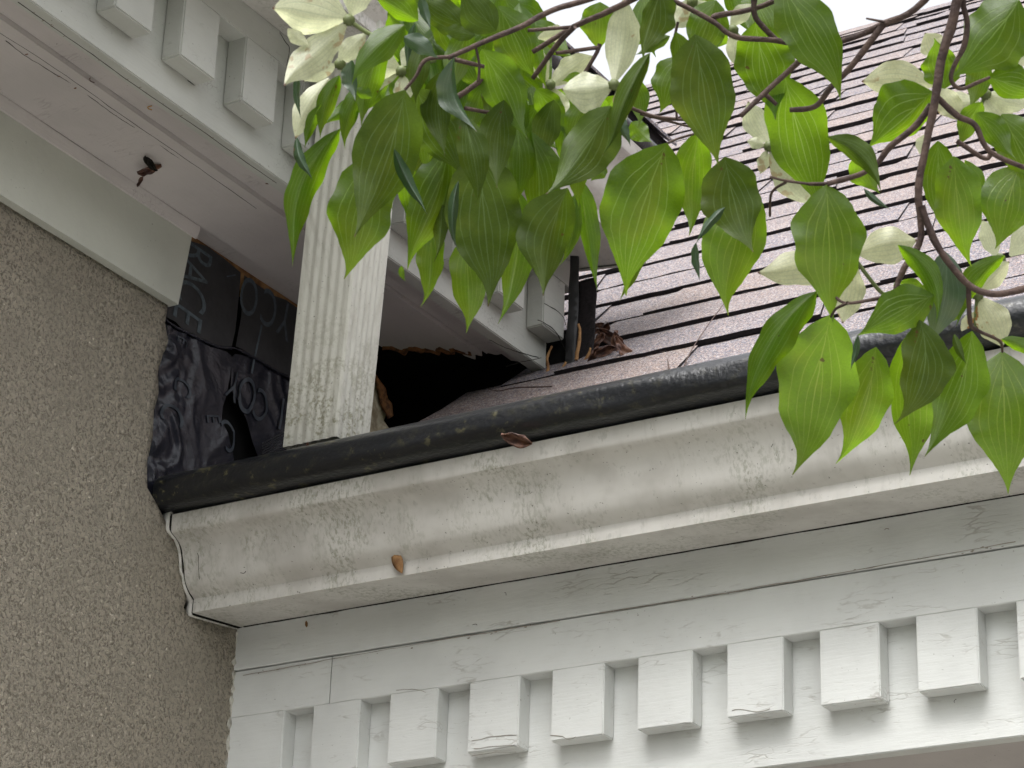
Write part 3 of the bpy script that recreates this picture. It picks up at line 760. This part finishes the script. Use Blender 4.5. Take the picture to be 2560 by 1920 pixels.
for q in (((1375, 1838), (1405, 1840), (1425, 1850), (1440, 1842)), ((1180, 1853), (1210, 1845), (1240, 1842), (1290, 1838)), ((1185, 1872), (1230, 1866), (1285, 1862)), ((1180, 1890), (1240, 1882), (1290, 1878)), ((1830, 1775), (1860, 1772), (1892, 1782), (1925, 1772)), ((990, 1725), (1040, 1722), (1065, 1732))):
    crackline(list(q), 1, FY+.0001, le, .0004, 'hair')
crackline([(607, 1688), (760, 1662), (900, 1635), (1100, 1600), (1400, 1550)], 1, FY-.0024, le, .0006, 'hair')
crackline([(1500, 1532), (1700, 1500), (1900, 1467), (2100, 1433), (2300, 1398), (2540, 1355)], 1, FY-.0024, le, .0007, 'hair')
crackline([(495, 1328), (492, 1365), (496, 1400), (497, 1448)], 1, -.162, lg, .0004)
crumple('dead_leaf', Vector(at(378, 408, 2, .524)), .013, M['gap'], 'blackened curled leaf hooked over the brown clump under the soffit', 36)
def flake(px, py, ax, v, r, par, mat='hair', seed_=0):
    rg = random.Random(seed_); c = at(px, py, ax, v); n = 9; V = []
    for i in range(n):
        a = 2*math.pi*i/n; q = r*rg.uniform(.5, 1.2)
        w = [0, 0, 0]; oth = [k for k in range(3) if k != ax]
        w[oth[0]] = math.cos(a)*q*1.5; w[oth[1]] = math.sin(a)*q*.7; V.append(c+Vector(w))
    mk('paint_chip', V, [tuple(range(n))], M[mat], par, origin=c)
rf_ = random.Random(5)
for i in range(26):                                   # chipped spots along the long joints of the lower frieze
    x = rf_.uniform(640, 2540); y = 1688+(x-607)*(1403-1688)/(2268-607)*1.0+rf_.uniform(-4, 5)
    flake(x, y, 1, FY-.0028, rf_.uniform(.0008, .0022), le, 'hair', i)
for i in range(14):
    t_ = rf_.random(); flake(60+t_*640+rf_.uniform(-3, 3), 16+t_*448+rf_.uniform(-2, 2), 2, .5226, rf_.uniform(.0008, .002), uc, 'hair', i+50)
for i in range(10):
    t_ = rf_.random(); flake(30+t_*420, 112+t_*280+rf_.uniform(-3, 3), 2, .5346, rf_.uniform(.0008, .0022), uc, 'rot', i+90)
# small insects/cocoons and web threads on the paint
def curl(px, py, ax, v, L, label, seed_, mat='dead'):
    r = random.Random(seed_); c = at(px, py, ax, v); pts = []
    a = r.uniform(0, 6)
    for i in range(7):
        a += r.uniform(-.1, .9); c = c+Vector((math.cos(a)*L/6*(ax != 0), math.sin(a)*L/6*(ax != 1) if ax == 2 else math.cos(a)*L/6*(ax == 0), math.sin(a)*L/6*(ax != 2))); pts.append(c.copy())
    V, F = [], []; tube_geo(pts, [L*.05]*7, V, F, 5)
    o = mk('thread', V, F, M[mat], None, smooth=True, origin=pts[0]); tag(o, label, 'debris'); return o
curl(1193, 1565, 1, -.0265, .008, 'black hook shaped bit on the fascia board below the gutter', 3, 'gap')
curl(1265, 1490, 1, -.0265, .006, 'tiny dark speck of dirt high on the fascia board', 4, 'gap')
curl(600, 1430, 1, -.157, .010, 'short dark twig scrap on the gutter face near its left end', 6, 'gap')
curl(2224, 1325, 1, -.0265, .007, 'dark insect husk on the fascia at the right side', 8)
curl(2393, 1748, 1, -.003, .006, 'dark insect husk under a dentil at lower right', 9, 'gap')
curl(385, 275, 2, .532, .016, 'rusty curled thread under the upper soffit near the dentils', 10, 'amber')
curl(240, 205, 2, .532, .014, 'dark curled thread under the upper soffit at far left', 11)
curl(690, 455, 2, .532, .016, 'dark curled thread under the soffit left of the hanging leaf', 13)

# ---------------- fine twigs lying on the roof
def twig(pts, r0, label, name='twig'):
    P3 = spline([onroof(x, y, h) for x, y, h in pts], 4)
    V, F = [], []; tube_geo(P3, [r0*(1-.6*i/len(P3)) for i in range(len(P3))], V, F, 6, .3)
    o = mk(name, V, F, M['bark'], None, smooth=True, origin=P3[0]); tag(o, label, 'twig')
twig([(1714, 935, .01), (1740, 890, .014), (1790, 820, .016), (1830, 762, .014)], .0011, 'thin dark twig lying across the lowest shingle courses')
twig([(1679, 945, .01), (1679, 930, .02)], .0014, 'short upright twig stub at the eave behind the black guard')
twig([(1385, 985, .012), (1300, 1000, .02), (1255, 1008, .02), (1228, 1000, .02)], .0012, 'pale twig hanging over the broken left end of the shingles')

# ================================================================== DOGWOOD
TR = Vector((3.9, -1.6, GZ))
tree = thing('dogwood_tree', TR, 'dogwood tree hanging leafy flowering boughs into the top of the picture', 'tree')
PROF = [(0, .02), (.03, .22), (.08, .48), (.16, .76), (.26, .94), (.38, 1), (.5, .96), (.61, .80), (.71, .57), (.79, .36), (.86, .19), (.92, .085), (.96, .04), (1, .012)]
BPROF = [(0, .10), (.05, .22), (.15, .48), (.3, .80), (.45, .98), (.55, 1), (.68, .90), (.8, .62), (.88, .37), (.95, .15), (1, .02)]
def prof(u, P):
    for i in range(len(P)-1):
        if u <= P[i+1][0]:
            t = (u-P[i][0])/(P[i+1][0]-P[i][0]); t = t*t*(3-2*t)*.35+t*.65
            return P[i][1]*(1-t)+P[i+1][1]*t
    return P[-1][1]
LN = [0]
def blade(b, t, wa, wb, bow, dist, P, seed, back=None, nu=26, nv=8, ratio=.30, dz=None):
    """leaf surface from its base/tip/half widths; returns verts, faces, uvs in world space"""
    r = random.Random(seed*31+5)
    b = Vector((b[0], b[1])); t = Vector((t[0], t[1])); d = (t-b); Lp = d.length; d /= Lp; n = Vector((-d.y, d.x))
    n = Vector((-d[1], d[0])) if True else n
    true = max(wa, wb, ratio*Lp*.75)
    tilt = dz if dz is not None else r.uniform(-.25, .25)
    ph = r.uniform(0, 6); fr = r.uniform(2.2, 3.6); amp = r.uniform(.03, .09); hook = r.uniform(-.07, .07)*Lp
    V = []; UV = []
    da = math.sqrt(max(.02, 1-(wa/true)**2)) if wa < true else .12
    db = math.sqrt(max(.02, 1-(wb/true)**2)) if wb < true else .12
    for i in range(nu+1):
        u = i/nu; w = prof(u, P)
        cpx = b+d*(Lp*u)+n*(bow*4*u*(1-u))+n*hook*max(0, u-.75)**2*16
        dep0 = dist+tilt*Lp/FPX*dist*u+.10*Lp/FPX*dist*math.sin(u*math.pi)*(1 if seed % 2 else -1)
        for j in range(-nv, nv+1):
            v = j/nv
            side = wa if v > 0 else wb; dd = da if v > 0 else db
            rip = 1+amp*math.sin(fr*6.28*u+ph+(1.7 if v > 0 else 0))*(abs(v)**2)
            q = cpx+n*(v*side*w*rip)
            dep = dep0+(dd*abs(v)**1.25*w*true*.85+true*.11*abs(v)**2*math.sin(fr*6.28*u+ph*2+v)*w)/FPX*dist
            V.append(deep(q.x, q.y, dep)); UV.append((u, (v+1)/2))
    F = []; k = 2*nv+1
    for i in range(nu):
        for j in range(k-1): a = i*k+j; F.append((a, a+1, a+k+1, a+k))
    return V, F, UV
def leaf(b, t, wa, wb, bow=0, lay=0, m='A', stem=None):
    LN[0] += 1
    dist = 1.72+.055*lay
    V, F, UV = blade(b, t, wa*1.07, wb*1.07, bow, dist, PROF, LN[0])
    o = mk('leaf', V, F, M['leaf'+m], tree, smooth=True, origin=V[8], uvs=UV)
    if stem:
        V, F = [], []; P3 = spline([deep(x, y, dist) for x, y in stem]+[deep(b[0], b[1], dist), deep(b[0]*.9+t[0]*.1, b[1]*.9+t[1]*.1, dist)], 4)
        tube_geo(P3, [.0011]*len(P3), V, F, 6); mk('leaf_stalk', V, F, M['stem'], tree, smooth=True, origin=P3[0])
    return o
# (base, tip, half width a (screen left when hanging), b, bow, layer, material)
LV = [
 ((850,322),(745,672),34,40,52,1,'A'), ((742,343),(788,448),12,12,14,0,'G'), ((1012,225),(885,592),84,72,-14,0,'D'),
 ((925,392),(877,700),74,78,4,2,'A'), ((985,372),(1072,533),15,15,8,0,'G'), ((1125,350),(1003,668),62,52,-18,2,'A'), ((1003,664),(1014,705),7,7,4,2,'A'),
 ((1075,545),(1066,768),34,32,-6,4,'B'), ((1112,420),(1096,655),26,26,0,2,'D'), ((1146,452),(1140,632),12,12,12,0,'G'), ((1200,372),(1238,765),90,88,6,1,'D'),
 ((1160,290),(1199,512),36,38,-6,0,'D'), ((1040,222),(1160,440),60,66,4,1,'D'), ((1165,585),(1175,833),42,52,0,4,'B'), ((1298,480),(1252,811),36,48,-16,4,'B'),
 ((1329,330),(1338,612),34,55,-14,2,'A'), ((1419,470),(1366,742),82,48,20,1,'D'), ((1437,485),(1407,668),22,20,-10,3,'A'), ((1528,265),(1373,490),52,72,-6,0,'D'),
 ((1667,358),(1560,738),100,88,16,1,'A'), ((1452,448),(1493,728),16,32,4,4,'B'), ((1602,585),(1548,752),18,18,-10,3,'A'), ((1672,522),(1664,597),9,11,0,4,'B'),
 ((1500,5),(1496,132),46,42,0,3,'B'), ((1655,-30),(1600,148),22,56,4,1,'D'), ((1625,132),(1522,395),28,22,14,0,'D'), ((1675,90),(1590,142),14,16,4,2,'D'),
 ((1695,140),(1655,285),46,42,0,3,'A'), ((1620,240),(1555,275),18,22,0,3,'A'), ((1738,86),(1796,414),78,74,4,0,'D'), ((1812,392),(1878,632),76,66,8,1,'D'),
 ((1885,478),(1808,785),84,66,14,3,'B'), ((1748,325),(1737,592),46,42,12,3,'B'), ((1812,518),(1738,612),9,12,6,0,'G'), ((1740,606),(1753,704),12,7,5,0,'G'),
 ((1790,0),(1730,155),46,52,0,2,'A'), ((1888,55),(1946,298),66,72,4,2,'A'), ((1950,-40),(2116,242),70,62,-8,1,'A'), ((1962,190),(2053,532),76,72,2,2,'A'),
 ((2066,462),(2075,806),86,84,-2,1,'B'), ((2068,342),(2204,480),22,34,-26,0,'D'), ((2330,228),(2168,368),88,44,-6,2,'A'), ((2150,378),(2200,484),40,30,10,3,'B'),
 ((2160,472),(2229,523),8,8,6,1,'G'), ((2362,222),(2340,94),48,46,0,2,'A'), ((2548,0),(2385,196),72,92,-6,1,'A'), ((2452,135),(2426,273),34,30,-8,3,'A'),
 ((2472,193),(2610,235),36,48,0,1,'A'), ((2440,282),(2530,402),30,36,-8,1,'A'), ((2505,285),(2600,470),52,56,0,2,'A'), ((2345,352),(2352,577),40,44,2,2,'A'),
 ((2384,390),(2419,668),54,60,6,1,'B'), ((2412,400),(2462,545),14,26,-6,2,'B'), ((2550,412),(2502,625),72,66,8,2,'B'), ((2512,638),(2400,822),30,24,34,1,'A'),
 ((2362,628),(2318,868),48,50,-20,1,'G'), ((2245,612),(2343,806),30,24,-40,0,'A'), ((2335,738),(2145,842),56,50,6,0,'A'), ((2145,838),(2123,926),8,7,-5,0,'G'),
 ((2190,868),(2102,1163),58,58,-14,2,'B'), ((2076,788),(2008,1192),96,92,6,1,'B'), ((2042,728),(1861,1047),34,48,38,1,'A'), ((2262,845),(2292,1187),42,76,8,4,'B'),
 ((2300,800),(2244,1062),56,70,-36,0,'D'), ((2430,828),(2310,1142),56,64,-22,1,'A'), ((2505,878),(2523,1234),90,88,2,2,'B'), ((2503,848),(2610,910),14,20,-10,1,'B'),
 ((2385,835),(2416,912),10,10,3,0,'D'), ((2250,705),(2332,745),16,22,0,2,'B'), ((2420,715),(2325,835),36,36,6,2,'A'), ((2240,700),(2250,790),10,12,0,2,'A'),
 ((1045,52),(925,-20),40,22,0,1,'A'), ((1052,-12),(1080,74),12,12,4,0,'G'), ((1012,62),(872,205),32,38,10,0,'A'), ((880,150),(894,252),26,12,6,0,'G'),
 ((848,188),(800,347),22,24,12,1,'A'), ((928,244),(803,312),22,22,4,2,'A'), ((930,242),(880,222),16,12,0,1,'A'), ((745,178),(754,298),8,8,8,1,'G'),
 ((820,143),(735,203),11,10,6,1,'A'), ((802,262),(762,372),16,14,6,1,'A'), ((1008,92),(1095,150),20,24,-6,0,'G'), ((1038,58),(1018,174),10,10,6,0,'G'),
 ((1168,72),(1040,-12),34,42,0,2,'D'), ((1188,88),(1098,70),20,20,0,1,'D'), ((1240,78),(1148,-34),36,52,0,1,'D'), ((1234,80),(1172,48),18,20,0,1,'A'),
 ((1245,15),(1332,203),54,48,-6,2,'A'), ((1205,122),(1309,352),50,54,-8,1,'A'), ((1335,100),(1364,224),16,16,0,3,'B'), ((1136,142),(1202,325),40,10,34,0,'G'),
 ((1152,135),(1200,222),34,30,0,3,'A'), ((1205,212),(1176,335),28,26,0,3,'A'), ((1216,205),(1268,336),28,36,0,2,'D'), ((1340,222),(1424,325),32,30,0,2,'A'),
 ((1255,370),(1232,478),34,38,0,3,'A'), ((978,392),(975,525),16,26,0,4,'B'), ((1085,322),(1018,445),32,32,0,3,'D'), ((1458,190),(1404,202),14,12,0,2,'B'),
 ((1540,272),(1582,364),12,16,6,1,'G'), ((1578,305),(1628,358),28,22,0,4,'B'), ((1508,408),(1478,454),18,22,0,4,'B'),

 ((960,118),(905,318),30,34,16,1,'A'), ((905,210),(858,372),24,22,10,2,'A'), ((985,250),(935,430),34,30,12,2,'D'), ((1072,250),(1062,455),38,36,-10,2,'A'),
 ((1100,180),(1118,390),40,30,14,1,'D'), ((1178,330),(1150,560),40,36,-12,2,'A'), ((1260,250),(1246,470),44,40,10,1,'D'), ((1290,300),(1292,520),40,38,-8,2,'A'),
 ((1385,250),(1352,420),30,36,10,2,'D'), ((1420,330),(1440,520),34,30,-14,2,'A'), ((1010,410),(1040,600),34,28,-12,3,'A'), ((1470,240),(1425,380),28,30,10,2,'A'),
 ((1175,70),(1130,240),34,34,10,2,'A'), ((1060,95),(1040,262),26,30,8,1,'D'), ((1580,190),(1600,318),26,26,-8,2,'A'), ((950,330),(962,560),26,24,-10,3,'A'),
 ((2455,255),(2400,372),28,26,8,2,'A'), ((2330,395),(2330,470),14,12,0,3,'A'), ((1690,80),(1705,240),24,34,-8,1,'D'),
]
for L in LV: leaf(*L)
# bracts: flowers as parts with four bracts each
def flower(c, lay, brs, mat='bract', centre=True, stalk=None):
    dist = 1.74+.055*lay
    base = deep(c[0], c[1], dist)
    V, F = [], []
    # fruit head
    n1, n2 = 8, 12; R = .0042
    for i in range(n1+1):
        for j in range(n2):
            a = math.pi*i/n1; q = 2*math.pi*j/n2; rr = R*(1+.15*math.sin(j*3+i*2))
            V.append(base+Vector((rr*math.sin(a)*math.cos(q), rr*math.sin(a)*math.sin(q), rr*math.cos(a))))
    for i in range(n1):
        for j in range(n2): F.append((i*n2+j, i*n2+(j+1) % n2, (i+1)*n2+(j+1) % n2, (i+1)*n2+j))
    fo = mk('flower', V, F, M['stem'], tree, smooth=True, origin=base)
    for k, (b, t, wa, wb, bow) in enumerate(brs):
        LN[0] += 1
        V, F, UV = blade(b, t, wa, wb, bow, dist, BPROF, LN[0], ratio=.3, nu=18, nv=7)
        o = mk('bract', V, F, M[mat], None, smooth=True, origin=V[7], uvs=UV)
        o.parent = fo; o.location = Vector(V[7])-base
    if stalk:
        V, F = [], []; P3 = spline([base]+[deep(x, y, dist) for x, y in stalk], 5)
        tube_geo(P3, [.0016]*len(P3), V, F, 7)
        o = mk('flower_stalk', V, F, M['stem'], None, smooth=True, origin=base); o.parent = fo; o.location = (0, 0, 0)
FLS = [
 ((872,50),0,[((868,46),(683,10),92,50,-10),((866,60),(700,204),42,44,-6),((878,40),(905,-60),40,34,0),((770,112),(716,73),16,20,0)],'bract',[(915,80),(960,100)]),
 ((850,160),1,[((822,196),(735,346),34,36,8),((842,162),(756,199),24,22,0),((914,84),(846,160),30,26,0),((850,170),(905,225),18,20,0)],'bract',None),
 ((1003,178),2,[((1000,172),(902,150),52,36,-6),((996,186),(880,215),18,26,0),((1005,186),(1010,262),24,28,0),((1005,165),(1045,110),26,26,0)],'bract',[(1040,165),(1090,150)]),
 ((1535,212),1,[((1532,214),(1404,226),44,58,-4),((1535,208),(1562,-10),42,46,10),((1545,215),(1560,330),22,16,0)],'bract',None),
 ((1375,212),3,[((1375,214),(1482,134),32,34,0),((1368,205),(1330,110),24,30,0),((1380,220),(1420,290),20,22,0),((1345,95),(1425,78),20,24,0)],'bractS',None),
 ((1730,5),2,[((1732,0),(1684,70),32,38,0),((1745,0),(1770,40),20,20,0)],'bract',None),
 ((1832,75),2,[((1832,72),(1842,170),22,24,0),((1826,66),(1880,8),20,24,0)],'bract',[(1860,110),(1895,190),(1905,228)]),
 ((1923,366),3,[((1921,358),(1868,254),30,38,0),((1926,376),(2025,512),40,48,4),((1918,374),(1903,436),18,14,0),((1912,364),(1868,350),14,16,0)],'bract',[(1960,405),(1990,450)]),
 ((2134,642),3,[((2122,634),(1895,688),42,52,0),((2142,634),(2294,606),52,44,-10),((2134,652),(2104,808),36,44,0),((2138,612),(2048,452),40,48,-8)],'bractS',[(2165,685),(2200,728),(2222,740)]),
 ((2444,738),2,[((2444,730),(2522,652),28,34,0),((2446,742),(2508,868),44,46,-6),((2436,780),(2402,828),14,14,0)],'bractS',[(2440,790),(2440,824)]),
 ((2464,236),3,[((2468,236),(2570,268),30,34,0),((2462,248),(2520,330),30,44,0),((2448,256),(2352,262),30,34,0),((2474,190),(2575,132),26,22,0)],'bract',[(2440,290),(2436,310)]),
 ((2345,200),3,[((2335,212),(2154,206),52,44,8),((2355,150),(2316,80),34,36,0),((2350,215),(2400,300),36,30,0)],'bractS',None),
 ((2500,648),3,[((2492,645),(2458,548),24,26,0),((2525,640),(2600,552),34,34,0),((2300,385),(2312,335),14,18,0)],'bract',None),
]
for c, lay, brs, mt, stk in FLS: flower(c, lay, brs, mt, stalk=stk)

# branches
def branch(pts, r0, r1, lay=1.0, lay1=None, mat='bark', name='branch'):
    n = len(pts); P3 = []
    for i, p in enumerate(pts):
        l = lay+((lay1 if lay1 is not None else lay)-lay)*i/(n-1)
        P3.append(deep(p[0], p[1], 1.72+.055*l) if len(p) == 2 else Vector(p))
    P3 = spline(P3, 6); V, F = [], []
    tube_geo(P3, [(r0+(r1-r0)*i/len(P3))/FPX*1.75*(1+.25*max(0, noise.noise(q*70))) for i, q in enumerate(P3)], V, F, 9, .16)
    return mk(name, V, F, M[mat], tree, smooth=True, origin=P3[0])
HUB = (2700, -620)
BR = [
 ([(2700,-620),(2520,-260),(2425,-90),(2394,0),(2379,63),(2354,148),(2337,253),(2326,310),(2312,380),(2296,469),(2302,560),(2298,610),(2258,675),(2240,722),(2240,742)],14,6.5,.5),
 ([(2408,-40),(2408,10),(2418,60),(2410,115),(2385,165),(2378,200),(2402,222),(2440,208),(2475,193)],8,4,.6),
 ([(2340,240),(2392,289),(2437,312),(2473,377),(2560,418),(2640,440)],8,6,.6),
 ([(2392,352),(2461,396),(2478,380)],6,6,.8),
 ([(2329,262),(2287,316),(2225,367),(2192,410),(2147,437),(2068,460)],9,6,.6,1),
 ([(2303,515),(2343,613),(2414,705),(2480,735),(2560,722),(2640,700)],9,8,.4),
 ([(2421,712),(2425,802),(2440,824),(2498,852),(2506,880)],7,3,.4,1.5),
 ([(2242,735),(2221,741),(2120,758),(2086,739)],6,3,.3,1),
 ([(2120,757),(2090,772),(2078,792)],4,3,.5,1),
 ([(2520,-260),(2312,0),(2208,60),(2129,95),(2037,117),(1939,101),(1838,92),(1787,57),(1720,20),(1650,-15)],9,6,1.2,1.5),
 ([(2212,55),(2165,46)],4,2,1.2), 
 ([(2208,62),(2129,165),(2078,218),(2037,266),(1974,275)],9,6,1.2,1.4),
 ([(2037,118),(1923,222),(1852,290)],8,6,1.2,1.0), ([(1905,228),(1942,262)],6,5,1.2),
 ([(1787,57),(1790,40),(1885,22),(1960,-10)],7,7,1.5), ([(1885,0),(1890,45),(1942,101)],8,7,1.4),
 ([(2021,460),(1966,452),(1924,442)],4,3,1.2), ([(1964,456),(1929,482),(1925,540)],4,3,1.2,2), ([(2068,460),(2021,460)],6,4,1.2),
 ([(2312,-150),(1900,-60),(1575,-25),(1450,5),(1376,28),(1300,68),(1240,92),(1180,118),(1120,145)],9,6,1.2,.6),
 ([(1620,-22),(1518,30),(1436,66),(1332,130)],9,6,1.4,2), ([(1436,66),(1389,117),(1332,196)],8,6,1.5,2), ([(1319,76),(1427,68)],5,5,1.6),
 ([(1500,110),(1490,135),(1456,192)],6,5,1.6), ([(1389,133),(1471,122),(1500,118)],5,6,1.6), ([(1133,148),(1211,167)],6,5,.8),
 ([(1143,243),(1211,196)],7,7,1.2), ([(1160,270),(1262,289),(1278,296)],5,6,1.2), ([(1188,112),(1198,160),(1196,205)],3,4,.7),
 ([(1695,55),(1684,110),(1700,90)],4,3,1.6), ([(1690,240),(1692,300)],3,3,1.2),
 ([(1667,358),(1700,345),(1735,335)],3,3,1.5),([(1560,262),(1640,292),(1725,300)],5,4,1.8),([(1600,285),(1730,318)],3,3,1.8),
 ([(1012,225),(1040,190),(1065,150),(1125,142)],4,5,.4),
]
for b_ in BR: branch(*b_)
# limb and trunk outside the picture
hub = deep(2700, -620, 1.75)
V, F = [], []
P3 = spline([hub, hub+Vector((.35, .1, .12)), Vector((3.3, -1.5, 1.2)), Vector((3.75, -1.6, .4)), Vector((3.85, -1.6, -1.2)), TR], 8)
tube_geo(P3, [.009+.055*(i/len(P3))**.8 for i in range(len(P3))], V, F, 12, .2)
mk('trunk', V, F, M['trunk'], tree, smooth=True, origin=TR)
# foliage beyond the hand placed leaves: inner leaves + crown above the frame
V, F, UV, rr = [], [], [], random.Random(3)
def addleaf(px, py, lay, L, ang, wid):
    b = (px, py); t = (px+math.cos(ang)*L, py+math.sin(ang)*L)
    v, f, u = blade(b, t, wid*rr.uniform(.6, 1), wid*rr.uniform(.6, 1), rr.uniform(-15, 15), 1.72+.055*lay, PROF, rr.randint(1, 9999), nu=12, nv=3, dz=rr.uniform(-.6, .6))
    k = len(V); V.extend(v); UV.extend(u); F.extend([tuple(q+k for q in g_) for g_ in f])
for i in range(120):                                  # dense inside of the left bough
    x = rr.uniform(960, 1330); y = rr.uniform(-40, 380)
    if x < 1040 and y > 200: x += 120
    addleaf(x, y, rr.uniform(3.5, 6.5), rr.uniform(120, 200), math.pi/2+rr.uniform(-.9, .9), rr.uniform(34, 58))
for i in range(16):
    addleaf(rr.uniform(1330, 1560), rr.uniform(215, 330), rr.uniform(3.5, 5), rr.uniform(110, 150), math.pi/2+rr.uniform(-.5, .9), rr.uniform(30, 50))
for i in range(7):
    addleaf(rr.uniform(1600, 1900), rr.uniform(-60, 60), rr.uniform(3.5, 5), rr.uniform(120, 180), math.pi/2+rr.uniform(-.8, .8), rr.uniform(34, 60))
for i in range(330):                                  # crown above the frame
    x = rr.uniform(900, 3300); y = rr.uniform(-1500, -170)
    addleaf(x, y, rr.uniform(-4, 10), rr.uniform(160, 260)*.8, math.pi/2+rr.uniform(-1, 1), rr.uniform(50, 75))
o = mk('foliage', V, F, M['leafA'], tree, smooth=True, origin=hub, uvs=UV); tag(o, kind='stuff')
